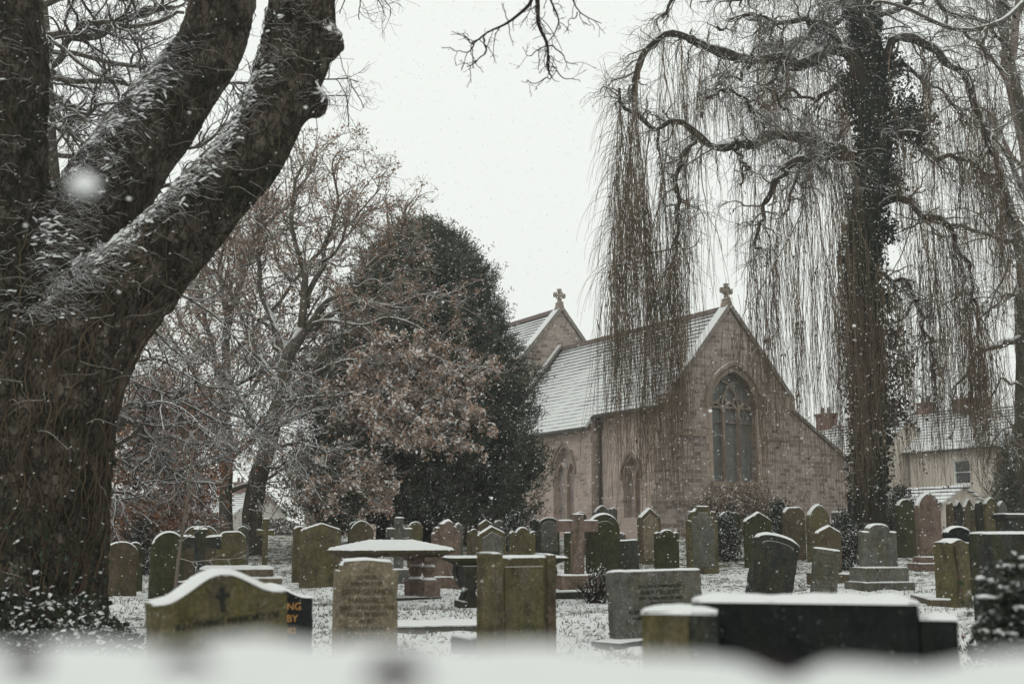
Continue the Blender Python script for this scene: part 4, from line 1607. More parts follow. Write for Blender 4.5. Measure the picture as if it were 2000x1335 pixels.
# long ivy stems
cand = nvi[inview & (co2[:, 2] < 3.2)]
Ps, Rs = [], []
for k in range(120):
    v = rng.choice(cand)
    st = co2[v]
    pth = crawl(st, (rng.normal(0, .25), -.1, 1 if rng.random() < .8 else -1), 46, .05, .008, .22)
    if len(pth) == 46:
        Ps.append(pth)
        Rs.append(np.linspace(rng.uniform(.004, .014), .003, 46))
V_, F_ = tubes([(np.array(Ps), np.array(Rs))], 5)
o = npmesh('ivy_stems', V_ - np.array(big.location), None, F_, M['ivy_stem'], big, smooth=True)
o['kind'] = 'stuff'
# matted twigs on the upper sides, carrying snow
cand = nvi[inview & (nrm[:, 2] > -.1) & ((co2[:, 2] > 3.3) | (co2[:, 0] > -3.9)) & (co2[:, 2] > 2.6)]
wgt = np.clip(nrm[cand, 2] + .2, .02, 1) * np.where(co2[cand, 0] < -4.55, .12, 1)
wgt /= wgt.sum()
Ps, Rs, Ss, SR = [], [], [], []
for k in range(3600):
    v = rng.choice(cand, p=wgt)
    pth = crawl(co2[v], (rng.choice([-1, 1]) * rng.uniform(.5, 1), -.5, rng.normal(.0, .32)), 8, rng.uniform(.012, .040), rng.uniform(.003, .03), .26)
    if len(pth) < 8: continue
    Ps.append(pth)
    r0 = rng.uniform(.0025, .006)
    Rs.append(np.linspace(r0, .002, 8))
    if False:
        q = np.array(pth)
        q[:, 2] += r0 + .002
        Ss.append(q[1:7])
        SR.append(np.array([.002, 1, 1.2, .9, 1.1, .002]) * rng.uniform(.002, .0062))
V_, F_ = tubes([(np.array(Ps), np.array(Rs))], 4)
o = npmesh('ivy_twigs', V_ - np.array(big.location), None, F_, M['ivy_twig'], big)
o['kind'] = 'stuff'
for k in range(7500):
    v = rng.choice(cand, p=wgt)
    if nrm[v, 2] < rng.uniform(.02, .75) or mnoise.noise(Vector(co2[v]) * 2.0) + .5 * mnoise.noise(Vector(co2[v]) * 6) < -.05: continue
    pth = crawl(co2[v], (rng.choice([-1, 1]), rng.normal(-.1, .2), rng.normal(.0, .25)), 6, rng.uniform(.010, .026), rng.uniform(.004, .022), .20)
    if len(pth) < 6: continue
    q = np.array(pth)
    Ss.append(q)
    SR.append(np.array([.0015, .8, 1.1, .9, .9, .0015]) * rng.uniform(.5, 1.4, 6) * rng.uniform(.004, .0125))
V_, F_ = tubes([(np.array(Ss), np.array(SR))], 6)
o = npmesh('snow_on_bark', V_ - np.array(big.location), None, F_, M['snow'], big, smooth=True)
o['kind'] = 'stuff'
# loose hanging ivy shoots in front of the bark
cand2 = nvi[inview & (co2[:, 2] > 2.0)]
stt = co2[rng.choice(cand2, 260)]
stt[:, 1] -= .03
P_, R_ = march(stt, np.stack([rng.normal(0, .6, 260), np.full(260, -.25), rng.normal(-.2, .6, 260)], 1), rng.uniform(.3, 1.1, 260), .0045, .002, 14, .22, -.8)
V_, F_ = tubes([(P_, R_)], 4)
npmesh('ivy_shoots', V_ - np.array(big.location), None, F_, M['ivy_stem'], big)['kind'] = 'stuff'
# ivy leaves low on the trunk
cand3 = nvi[inview & (co2[:, 2] < 2.2)]
pp = co2[rng.choice(cand3, 4200)] + rng.normal(0, .04, (4200, 3)) + np.array([0, -.05, 0])
pp = pp[rng.random(len(pp)) < np.clip((1.9 - pp[:, 2]) / 1.2, .06, 1)]
V_, F_ = leafquads(pp, .055, .8, 1, .3, np.array([0, -.4, -.3]))
npmesh('ivy_leaves', V_ - np.array(big.location), F_, None, M['leaf_ivy'], big)['kind'] = 'stuff'
# upper bough that leaves the frame and comes back in as the branch tips top centre
lb = [([(600, -200, 11.3), (660, -420, 11.2), (800, -520, 11.0), (950, -380, 10.8), (1040, -160, 10.6), (1048, -10, 10.5)], .17, .03),
      ([(1046, -30, 10.5), (1048, 10, 10.5), (1052, 45, 10.5), (1068, 85, 10.5), (1068, 120, 10.5), (1078, 150, 10.5)], .026, .008),
      ([(1046, -30, 10.5), (1040, 10, 10.5), (1000, 35, 10.5), (950, 60, 10.5), (942, 80, 10.5), (920, 85, 10.5)], .020, .007),
      ([(944, 74, 10.5), (950, 95, 10.5), (948, 108, 10.5), (930, 112, 10.5), (912, 130, 10.5)], .010, .004),
      ([(1040, -60, 10.5), (1075, -10, 10.5), (1085, 20, 10.5), (1090, 45, 10.5), (1072, 80, 10.5)], .014, .005),
      ([(1050, -160, 10.6), (1110, -60, 10.5), (1125, 5, 10.5), (1128, 25, 10.5), (1150, 38, 10.5), (1175, 46, 10.5)], .016, .004),
      ([(1128, 25, 10.5), (1122, 35, 10.5), (1112, 48, 10.5)], .006, .003),
      ([(1072, 90, 10.5), (1055, 95, 10.5), (1040, 105, 10.5), (1030, 100, 10.5)], .008, .003),
      ([(1078, 150, 10.5), (1060, 155, 10.5), (1042, 160, 10.5), (1018, 158, 10.5)], .006, .003),
      ([(1076, 130, 10.5), (1095, 145, 10.5), (1110, 150, 10.5), (1134, 160, 10.5)], .007, .003),
      ([(1072, 90, 10.5), (1090, 100, 10.5), (1105, 118, 10.5), (1128, 128, 10.5)], .008, .003),
      ([(920, 85, 10.5), (912, 70, 10.5), (900, 66, 10.5), (882, 62, 10.5)], .007, .003),
      ([(925, 86, 10.5), (915, 100, 10.5), (895, 100, 10.5), (876, 98, 10.5)], .007, .003)]
P0, R0 = limbs(lb, 18, .008)
K = 90
Pa, Ra = sprout(P0[1:], R0[1:], K, .15, 1, .85, .25, .20, .35, .005, .0028, 6, .22, -.1)
Pb, Rb = sprout(Pa, Ra, 150, .3, 1, .75, .25, .09, .3, .0035, .002, 4, .22, 0)
V_, F_ = tubes([(P0, R0)], 7)
V2, F2 = tubes([(Pa, Ra), (Pb, Rb)], 4)
o = npmesh('overhanging_branch', np.concatenate([V_, V2]) - np.array(big.location), None, np.concatenate([F_, F2 + len(V_)]), M['twig_dark'], big, smooth=True)
# ivy mound round its foot
K = 7500
px_, dd = rng.uniform(-80, 285, K), rng.uniform(9.9, 11.6, K)
pts = np.array([at(a, 1150, b) for a, b in zip(px_, dd)])
gzz = gz(pts[:, 0], pts[:, 1])
fall = np.clip((290 - px_) / 120, .1, 1)
pts[:, 2] = gzz + rng.random(K) ** 1.5 * (.46 * fall + .08) * np.clip((dd - 9.6) / .8, .3, 1)
V_, F_ = leafquads(pts, .050, .75, 1, .6)
st_, rr = march(pts[:500] - np.array([0, 0, .15]), np.stack([rng.normal(0, .5, 500), rng.normal(0, .5, 500), np.ones(500)], 1), .3, .004, .002, 5, .2, .0)
V3, F3_ = tubes([(st_, rr)], 3)
bush = npmesh('ivy_undergrowth', V_, F_, None, m_leaf('leaf_mound', [(.012, .02, .012), (.026, .038, .02), (.05, .045, .03)], .50, 1.0, .85, 2))
tag(bush, 'snow-dusted ivy undergrowth heaped round the foot of the big tree', 'ivy', kind='stuff')


# ------------------------------------------------------------------ generic tree assembly
def assemble(name, label, base, limbset, levels, barkm, twigm, n=26, jit=.03, leaves=None, sides=8, group=None, cat='tree', leafname='leaves', roots=1):
    e = empty(name, base)
    tag(e, label, cat, group)
    o0 = np.array(base)
    P0, R0 = limbs(limbset, n, jit)
    V_, F_ = tubes([(P0[:roots], R0[:roots])], 12)
    npmesh('trunk', V_ - o0, None, F_, M[barkm], e, smooth=True)
    if len(P0) > roots:
        V_, F_ = tubes([(P0[roots:], R0[roots:])], sides)
        npmesh('limbs', V_ - o0, None, F_, M[barkm], e, smooth=True)
    cur = (P0[roots:], R0[roots:]) if len(P0) > roots else (P0, R0)
    gs, alls = [], [cur]
    for lv in levels:
        nxt = sprout(*cur, **lv)
        gs.append(nxt)
        alls.append(nxt)
        cur = nxt
    V_, F_ = tubes(gs[:1], 5)
    if len(gs) > 1:
        V2, F2 = tubes(gs[1:], 3)
        F_ = np.concatenate([F_, F2 + len(V_)])
        V_ = np.concatenate([V_, V2])
    npmesh('twigs', V_ - o0, None, F_, M[twigm], e)
    if leaves:
        for (lm, K_, sz, lvl, t0, kw) in leaves:
            thin = kw.pop('thin', None)
            c = interp_pts(alls[lvl][0], K_, t0, 1.0) + rng.normal(0, kw.pop('sc', .05), (K_, 3))
            if thin: c = c[~thin(c) | (rng.random(len(c)) < .15)]
            V_, F_ = leafquads(c, sz, **kw)
            npmesh(leafname, V_ - o0, F_, None, M[lm], e)
    return e, alls


def LV(K, t0, t1, ang, asd, L, lsd, rmax, rend, steps, wig, grav, up=0., flat=0., lenfall=.4):
    return dict(K=K, t0=t0, t1=t1, ang=ang, asd=asd, L=L, lsd=lsd, rmax=rmax, rend=rend, steps=steps, wig=wig, grav=grav, up=up, flat=flat, lenfall=lenfall)


# bare tree whose trunk stands behind the big one
d = 22.0
L_ = [([(120, 1150, d), (115, 800, d), (110, 500, d), (90, 200, d), (60, -100, d), (50, -300, d)], .32, .16)]
for pts, a_, b_ in (
    ([(100, 130, 21), (150, 50, 20.5), (230, 45, 20), (300, 40, 20), (360, 25, 20)], .07, .03),
    ([(90, 70, 21), (140, 75, 21), (200, 60, 20.5), (270, 30, 20.5), (340, 15, 20.5)], .09, .05),
    ([(80, 150, 21), (130, 155, 20), (200, 157, 20), (260, 165, 20)], .075, .04),
    ([(70, 60, 21), (110, 85, 20), (160, 115, 20), (200, 150, 20), (250, 168, 20)], .055, .025),
    ([(80, 160, 21), (120, 190, 21), (150, 220, 20), (175, 245, 20)], .08, .04),
    ([(80, 190, 21), (110, 220, 20), (160, 225, 20), (200, 205, 20), (270, 200, 20)], .05, .02),
    ([(90, 230, 22), (130, 260, 21), (160, 275, 21), (190, 290, 21)], .05, .025),
    ([(80, 0, 21), (200, -20, 20), (330, -10, 20), (450, 20, 20)], .07, .03),
    ([(90, 100, 23), (250, 120, 23), (400, 150, 23), (520, 160, 23), (640, 150, 23), (700, 160, 23)], .06, .012),
    ([(100, 300, 23), (250, 300, 23), (370, 290, 23), (440, 260, 23), (500, 210, 23)], .06, .02),
    ([(110, 350, 23), (250, 380, 23), (350, 360, 23), (430, 330, 23), (480, 270, 23)], .06, .02),
    ([(80, -50, 23), (350, -120, 23), (600, -120, 23), (720, -30, 23)], .06, .02)):
    L_.append((pts, a_, b_))
assemble('bare_tree', 'bare snow-lined tree behind the big trunk, branches crossing the upper left sky', G(120, d), L_,
         [LV(210, .1, 1, .8, .3, 1.1, .4, .03, .010, 12, .20, .0), LV(1300, .1, 1, .8, .3, .55, .4, .011, .004, 8, .20, .0), LV(3600, .1, 1, .7, .3, .28, .4, .006, .003, 5, .2, 0)],
         'bark_mid', 'twig_snowy', jit=.04, sides=7)

# low snowy limbs, left, in front of the orange beech
d = 25.0
L_ = [([(150, 1150, d), (150, 1000, d), (160, 900, d), (170, 800, d), (180, 600, d), (200, 400, d)], .26, .1)]
for pts, a_, b_ in (
    ([(160, 880, 25), (215, 835, 24.5), (250, 800, 24), (300, 790, 24), (335, 775, 24), (370, 760, 24)], .11, .05),
    ([(170, 830, 25), (240, 820, 24), (285, 850, 24), (305, 890, 24), (345, 920, 24), (375, 940, 24), (420, 945, 24)], .085, .03),
    ([(160, 900, 25), (230, 895, 24), (300, 905, 24), (350, 900, 24), (400, 905, 24), (460, 900, 24)], .05, .02),
    ([(170, 980, 25), (230, 960, 24), (290, 948, 24), (345, 935, 24)], .045, .02),
    ([(170, 990, 25), (240, 978, 24), (300, 965, 24), (340, 950, 24)], .03, .012),
    ([(200, 860, 24), (270, 845, 24), (340, 850, 24), (400, 870, 24), (450, 880, 24)], .05, .015),
    ([(180, 740, 25), (250, 730, 24), (330, 770, 24), (390, 800, 24), (450, 830, 24), (520, 850, 24)], .05, .015),
    ([(180, 700, 25), (280, 700, 24), (350, 720, 24), (430, 760, 24), (520, 790, 24)], .045, .012),
    ([(190, 600, 25), (280, 640, 24), (360, 700, 24), (420, 780, 24)], .045, .012),
    ([(200, 560, 25), (320, 560, 24), (420, 620, 24), (500, 700, 24), (560, 760, 24)], .045, .012),
    ([(200, 820, 24), (320, 830, 24), (430, 830, 24), (540, 835, 24), (620, 860, 24)], .035, .01)):
    L_.append((pts, a_, b_))
assemble('bare_tree', 'bare tree with thick snowy low limbs between the big trunk and the oak', G(150, d), L_,
         [LV(300, .1, 1, .75, .3, 1.1, .4, .022, .007, 11, .20, -.05), LV(1700, .1, 1, .8, .3, .5, .4, .009, .004, 7, .20, 0), LV(3200, .1, 1, .7, .3, .25, .4, .005, .0028, 5, .2, 0)],
         'bark_mid', 'twig_snowy', jit=.04, sides=7, leaves=[('leaf_brown', 1500, .07, 2, .2, dict(aspect=.55))])

# orange-leaved beech, low left
d = 30.0
L_ = [([(330, 1130, d), (330, 1040, d), (328, 960, d), (325, 880, d), (322, 820, d)], .12, .05)]
for pts in ([(328, 1000, 30), (290, 960, 29.5), (240, 930, 29.5), (200, 900, 29)], [(328, 1000, 30), (370, 960, 29.5), (410, 930, 29.5), (440, 890, 29)], [(325, 950, 30), (290, 880, 30), (260, 800, 30)],
            [(325, 950, 30), (360, 880, 30), (380, 800, 30)], [(328, 1010, 30), (280, 1000, 29.5), (230, 1000, 29)], [(328, 1000, 30), (360, 990, 29.5), (400, 980, 29)], [(325, 900, 30), (300, 820, 30), (290, 750, 30)], [(250, 990, 29.5), (230, 1030, 29.5), (215, 1050, 29.5)], [(310, 980, 29.5), (280, 1020, 29.5), (260, 1050, 29.5)]):
    L_.append((pts, .04, .012))
assemble('beech_tree', 'small beech holding rusty orange leaves behind the left headstones', G(330, d), L_,
         [LV(160, .1, 1, .8, .3, 1.0, .3, .014, .006, 8, .18, 0), LV(900, .1, 1, .8, .3, .5, .3, .007, .004, 5, .18, 0)],
         'bark_mid', 'twig_dark', leaves=[('leaf_orange', 15000, .095, 2, .0, dict(aspect=.6, sc=.14)), ('leaf_orange', 5000, .09, 1, .1, dict(aspect=.6, sc=.14))])

# the oak with withered leaves
def bare_side(c):
    # the yew's own left flank stays clear of oak leaves
    return (c[:, 0] > -5.9) & (c[:, 0] < -4.3) & (c[:, 2] > 2.6) & (c[:, 2] < 6.6)


d = 32.0
L_ = [([(497, 1130, d), (497, 1050, d), (500, 960, d), (520, 850, d), (545, 760, d), (565, 690, d), (590, 645, d)], .30, .17)]
for pts, a_, b_ in (
    ([(590, 645, 32), (602, 590, 32), (585, 520, 32), (560, 440, 32), (570, 370, 32), (600, 310, 32)], .12, .02),
    ([(590, 645, 32), (640, 600, 32), (690, 560, 32), (740, 500, 32), (790, 440, 32), (805, 390, 32)], .12, .02),
    ([(600, 600, 32), (622, 520, 32), (640, 440, 32), (655, 350, 32), (664, 295, 32)], .09, .015),
    ([(545, 760, 32), (500, 680, 32.5), (470, 600, 33), (430, 540, 33), (380, 500, 33)], .12, .025),
    ([(560, 690, 32), (520, 600, 32.5), (505, 500, 33), (520, 400, 33), (545, 330, 33)], .10, .02),
    ([(520, 850, 32), (450, 760, 32.5), (400, 680, 33), (350, 620, 33), (320, 560, 33)], .10, .02),
    ([(600, 640, 32), (680, 590, 31.5), (760, 590, 31), (840, 575, 31), (900, 600, 31)], .08, .015),
    ([(600, 645, 32), (690, 640, 31), (770, 620, 31), (850, 650, 30.5), (920, 690, 30.5)], .07, .012),
    ([(545, 770, 32), (620, 720, 31), (720, 700, 30.5), (830, 690, 30.5), (930, 720, 30.5)], .08, .015),
    ([(540, 790, 32), (620, 770, 31), (720, 760, 30.5), (820, 770, 30.5), (920, 800, 30.5)], .08, .015),
    ([(520, 850, 32), (600, 800, 31), (700, 800, 30.5), (800, 820, 30.5), (880, 860, 30.5)], .07, .014),
    ([(515, 880, 32), (570, 860, 31), (640, 880, 30.5), (700, 920, 30.5), (740, 960, 30.5)], .06, .012),
    ([(510, 920, 32), (550, 900, 31), (600, 920, 30.5), (640, 960, 30.5)], .05, .01),
    ([(520, 860, 32), (450, 800, 32), (380, 790, 32), (310, 780, 32)], .07, .015),
    ([(560, 690, 32), (480, 600, 33), (400, 560, 33), (340, 600, 33)], .07, .015),
    ([(620, 520, 32), (680, 460, 32), (720, 400, 32), (740, 340, 32)], .05, .012),
    ([(690, 560, 32), (760, 540, 32), (800, 490, 32), (850, 470, 32)], .05, .012),
    ([(570, 560, 32), (530, 470, 32), (490, 420, 33), (470, 370, 33)], .05, .012)):
    L_.append((pts, a_, b_))
oak, oal = assemble('oak_tree', 'spreading oak with withered brown leaves, its pale twigs against the sky', G(497, d), L_,
         [LV(420, .12, 1, .7, .3, 1.35, .35, .028, .008, 11, .16, .15), LV(2400, .1, 1, .75, .3, .6, .35, .009, .005, 7, .18, .05), LV(5200, .1, 1, .7, .3, .28, .4, .006, .004, 4, .2, 0)],
         'bark_mid', 'twig_oak', jit=.05, sides=7, leaves=[('leaf_brown', 9500, .085, 2, .2, dict(aspect=.55, sc=.06, thin=bare_side)), ('leaf_brown', 4500, .085, 3, .2, dict(aspect=.55, sc=.06, thin=bare_side))])
d = 37.0
L_ = [([(440, 1130, d), (445, 1000, d), (450, 860, d), (440, 740, d), (445, 640, d)], .24, .12)]
for pts in ([(445, 860, 37), (400, 760, 37), (350, 680, 37), (310, 620, 37)], [(442, 760, 37), (400, 640, 37), (380, 540, 37), (390, 450, 37)], [(445, 650, 37), (470, 560, 37), (500, 460, 37), (510, 380, 37)], [(445, 660, 37), (430, 560, 37), (440, 460, 37), (450, 400, 37)],
            [(445, 800, 37), (520, 720, 37), (590, 640, 37), (640, 560, 37)], [(448, 900, 37), (540, 820, 37), (620, 740, 37), (680, 660, 37)], [(448, 900, 37), (360, 840, 37), (280, 780, 37)], [(445, 700, 37), (540, 600, 37), (600, 520, 37), (680, 430, 37)],
            [(448, 960, 37), (380, 930, 37), (300, 900, 37)], [(448, 960, 37), (520, 930, 37), (600, 900, 37)], [(450, 760, 37), (560, 700, 37), (640, 640, 37)], [(500, 460, 37), (560, 400, 37), (600, 350, 37), (620, 310, 37)]):
    L_.append((pts, .09, .02))
assemble('oak_tree', 'slimmer leaf-flecked oak standing close behind the spreading one', G(440, d), L_,
         [LV(330, .12, 1, .7, .3, 1.7, .35, .026, .008, 11, .15, .1), LV(2400, .1, 1, .75, .3, .75, .35, .009, .005, 7, .18, .05), LV(4200, .1, 1, .7, .3, .36, .4, .006, .004, 4, .2, 0)],
         'bark_mid', 'twig_oak', sides=6, leaves=[('leaf_brown', 14000, .10, 2, .1, dict(aspect=.55, sc=.08)), ('leaf_brown', 6000, .10, 3, .1, dict(aspect=.55, sc=.08))])
# pale clusters on the low boughs reaching over the yew
lowb = oal[0][0][8:13]
tw1 = sprout(lowb, oal[0][1][8:13], 200, .35, 1, .8, .3, 1.1, .3, .02, .006, 8, .18, -.25)
tw2 = sprout(*tw1, 700, .1, 1, .8, .3, .45, .3, .008, .004, 5, .2, -.2)
V_, F_ = tubes([tw1, tw2], 4)
o0 = np.array(oak.location)
npmesh('low_twigs', V_ - o0, None, F_, M['twig_oak'], oak)
c = np.repeat(interp_pts(tw2[0], 2300, .3, 1), 7, 0) + rng.normal(0, .07, (16100, 3))
cpx = c[:, 0] / c[:, 1] * F * .985 + 1000
c = c[(cpx > 665 + 60 * np.sin(c[:, 2] * 2)) | (rng.random(len(c)) < .12)]
V_, F_ = leafquads(c, .125, .5, 1, .5, np.array([0, -.2, -.3]))
npmesh('low_leaves', V_ - o0, F_, None, M['leaf_pale'], oak)

# ------------------------------------------------------------------ yew
DY = 38.0
yc = at(820, 1000, DY)
yz = np.array([1040, 1005, 950, 850, 760, 700, 640, 560, 500, 462, 446])
yw = np.array([195, 222, 228, 226, 214, 194, 166, 138, 104, 62, 14])
YZ = np.array([at(829, q, DY).z for q in yz])
YR = yw / F * DY


def yrad(z, th):
    r_ = np.interp(z, YZ, YR)
    return r_ * (1 + .07 * np.sin(th * 9 + z * .5) + .05 * np.sin(th * 17 - z * 1.3) + .05 * np.sin(z * 4 + th * 5) + .06 * np.sin(z * 2.1 + 1 + th * 2)) - .10


yew = empty('yew_tree', G(829, DY))
tag(yew, 'broad dark evergreen yew dusted with snow left of the church', 'tree')
o0 = np.array(yew.location)
nth, nzz = 64, 44
TH = np.linspace(0, 2 * np.pi, nth, endpoint=False)
ZV = np.linspace(YZ[0] + .3, YZ[-1] - .25, nzz)
T2, Z2 = np.meshgrid(TH, ZV)
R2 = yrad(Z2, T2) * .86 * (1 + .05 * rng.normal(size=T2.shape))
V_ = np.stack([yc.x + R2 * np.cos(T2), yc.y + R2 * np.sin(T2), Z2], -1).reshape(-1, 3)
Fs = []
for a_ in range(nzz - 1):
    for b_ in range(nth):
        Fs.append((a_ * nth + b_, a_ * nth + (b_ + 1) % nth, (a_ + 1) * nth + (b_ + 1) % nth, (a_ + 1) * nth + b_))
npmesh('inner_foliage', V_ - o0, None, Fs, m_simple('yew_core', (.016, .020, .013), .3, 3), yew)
NC = 2300
zc = rng.uniform(YZ[0] + .1, YZ[-1] + .05, NC)
thc = rng.uniform(-np.pi, 0, NC) + rng.normal(0, .1, NC)
rc = yrad(zc, thc) * rng.uniform(.86, 1.02, NC)
C = np.stack([yc.x + rc * np.cos(thc), yc.y + rc * np.sin(thc), zc], 1)
out = np.stack([np.cos(thc), np.sin(thc), np.full(NC, .25)], 1)
per = 46
Cc = np.repeat(C, per, 0) + rng.normal(0, .15, (NC * per, 3)) * np.array([1, 1, 1.15])
axd = np.repeat(out, per, 0) * 1.2
V_, F_ = leafquads(Cc, .13, .24, .75, .2, axd + np.array([0, 0, .5]), .1)
npmesh('foliage', V_ - o0, F_, None, M['leaf_yew'], yew)
# sprays breaking the outline
sp_, spr = march(C[::2] * 1.0, out[::2] + rng.normal(0, .25, (len(C[::2]), 3)), rng.uniform(.15, .75, len(C[::2])), .012, .004, 5, .12, .3)
cc = np.repeat(sp_[:, 1:], 7, 1).reshape(-1, 3)
cc = cc + rng.normal(0, .05, cc.shape)
V_, F_ = leafquads(cc, .11, .25, .8, .2, np.array([0, 0, .5]), .1)
npmesh('outer_sprays', V_ - o0, F_, None, M['leaf_yew'], yew)
mb = MB()
for (xx, rr) in ((-1.2, .22), (.2, .3), (1.6, .18)):
    mb.lathe([(rr * 1.2, -.3), (rr, .4), (rr * .9, 1.6)], (xx, -1.0, 0), 10)
mb.build('trunk', M['bark_ivy'], yew, smooth=True)


# ------------------------------------------------------------------ shrubs
def shrub(px, d, wpx, toppy, label, leafm, K, sz, name='shrub', twigs=40, lw=1.0, cat='shrub', twigm='twig_dark', aspect=.5, clump=14, rag=.25, up=.3):
    b = G(px, d)
    tp = at(px, toppy, d).z
    h = max(.25, tp - b.z)
    r_ = wpx / 2 / F * d
    e = empty(name, b)
    tag(e, label, cat)
    m = max(8, K // clump)
    th = rng.uniform(0, 2 * np.pi, m)
    q = rng.random(m) ** .5
    zz = rng.random(m)
    rad = r_ * q * np.sqrt(np.clip(1 - (zz * .97) ** 2.2, .02, 1)) * (1 + rag * rng.normal(size=m) * .5)
    C_ = np.stack([rad * np.cos(th), rad * np.sin(th) * .8, zz * h * (1 + .06 * rng.normal(size=m))], 1)
    c = np.repeat(C_, clump, 0) + rng.normal(0, .07 * lw, (m * clump, 3)) * (sz / .06)
    V_, F_ = leafquads(c, sz, aspect, 1, up)
    npmesh('leaves', V_, F_, None, M[leafm], e)
    s0 = np.stack([rng.normal(0, r_ * .2, twigs), rng.normal(0, r_ * .15, twigs), np.full(twigs, -.05)], 1)
    P_, R_ = march(s0, np.stack([rng.normal(0, .5 * r_ / h + .15, twigs), rng.normal(0, .3, twigs), np.ones(twigs)], 1), h * rng.uniform(.7, 1.1, twigs), .012, .004, 10, .1, .1)
    P2, R2_ = sprout(P_, R_, twigs * 6, .2, 1, .7, .3, h * .28, .3, .006, .003, 5, .18, .1)
    V_, F_ = tubes([(P_, R_), (P2, R2_)], 3)
    npmesh('stems', V_, None, F_, M[twigm], e)
    return e


shrub(1455, 39.5, 210, 952, 'brown leafy shrub growing against the church gable', 'leaf_shrub', 9000, .09, twigs=90)
shrub(1380, 38.5, 90, 968, 'smaller tan shrub at the left foot of the gable', 'leaf_shrub', 2500, .08, twigs=40)
shrub(1420, 30.0, 60, 1012, 'dark evergreen shrub smothering the arched stone', 'leaf_holly', 3500, .06)
shrub(1525, 33.0, 60, 985, 'dark snowy evergreen behind the brown pointed headstone', 'leaf_holly', 3500, .07)
shrub(1652, 26.0, 58, 1004, 'small rounded evergreen bush behind the gable-topped stone', 'leaf_holly', 3500, .055)
shrub(1005, 30.0, 62, 1003, 'round glossy holly bush before the yew', 'leaf_holly', 4500, .055, name='holly_bush', cat='bush')
shrub(1765, 36.0, 80, 955, 'dark shrub under the outbuilding roof', 'leaf_holly', 4000, .08)
shrub(1990, 40.0, 95, 860, 'tall dark conifer hedge end at the far right', 'leaf_yew', 12000, .11, name='conifer', aspect=.3)
shrub(890, 40.0, 150, 985, 'brown twiggy shrub between yew and church', 'leaf_shrub', 3500, .08)
shrub(270, 25.5, 70, 1020, 'dark twiggy shrub behind the stones by the trunk', 'leaf_holly', 2500, .06)
shrub(1165, 17.2, 60, 1112, 'snow-laden weed clump at the foot of the moss-green stone', 'leaf_mound', 500, .045, name='weed_clump', cat='weeds')
shrub(1730, 34.5, 60, 985, 'thin twiggy bush at the base of the weeping tree', 'leaf_shrub', 700, .07, twigs=70)
shrub(1745, 35.0, 200, 1000, 'ground ivy spread behind the plinthed stones', 'leaf_ivy', 3500, .08)
# near snowy evergreen plant at the right edge: shoots with snow pads
e = empty('evergreen_plant', G(1985, 5.2))
tag(e, 'snow-capped evergreen plant, out of focus before the dark right slab', 'plant')
o0 = np.array(e.location)
tips = [(1940, 1135), (1975, 1105), (2010, 1090), (1925, 1170), (1965, 1150), (2005, 1140), (1950, 1200), (1990, 1190), (2030, 1150), (1930, 1235), (1965, 1240), (2005, 1235), (2040, 1210), (1985, 1265), (2020, 1270), (1945, 1265)]
Pst, Rst, LC, SN = [], [], [], []
for k, (a_, b_) in enumerate(tips):
    T = np.array(at(a_, b_, 5.2 + rng.normal(0, .06)))
    B = o0 + np.array([rng.normal(0, .04), 0, -.05])
    t = np.linspace(0, 1, 12)[:, None]
    Mid = (B + T) / 2 + np.array([rng.normal(0, .03), 0, .1])
    Pst.append((1 - t) ** 2 * B + 2 * t * (1 - t) * Mid + t ** 2 * T)
    Rst.append(np.linspace(.006, .003, 12))
    nl = 70
    LC.append(T + rng.normal(0, 1, (nl, 3)) * np.array([.045, .04, .018]) - np.array([0, 0, .012]))
    SN.append(T)
V_, F_ = tubes([(np.array(Pst), np.array(Rst))], 5)
npmesh('stems', V_ - o0, None, F_, M['twig_dark'], e)
inner = np.array(at(1985, 1230, 5.25)) + rng.normal(0, 1, (1500, 3)) * np.array([.07, .06, .09])
lc = np.concatenate(LC + [inner])
V_, F_ = leafquads(lc, .035, .55, 1, .5)
npmesh('leaves', V_ - o0, F_, None, M['leaf_ivy'], e)
for T in SN:
    mbv, mbf = [], []
    for q in range(3):
        c = T + rng.normal(0, 1, 3) * np.array([.03, .02, .006]) + np.array([0, 0, .006])
        rx, rz = rng.uniform(.018, .034), rng.uniform(.006, .012)
        n0 = len(mbv)
        for a_ in range(7):
            for b_ in range(12):
                ph, th = a_ / 6 * math.pi, b_ / 12 * 2 * math.pi
                mbv.append((c[0] + rx * math.sin(ph) * math.cos(th) * (1 + .2 * math.sin(3 * th + q)), c[1] + rx * math.sin(ph) * math.sin(th), c[2] + rz * math.cos(ph)))
        for a_ in range(6):
            for b_ in range(12):
                mbf.append((n0 + a_ * 12 + b_, n0 + a_ * 12 + (b_ + 1) % 12, n0 + (a_ + 1) * 12 + (b_ + 1) % 12, n0 + (a_ + 1) * 12 + b_))
    npmesh('snow_pad', np.array(mbv) - o0, None, mbf, M['snow'], e, smooth=True)

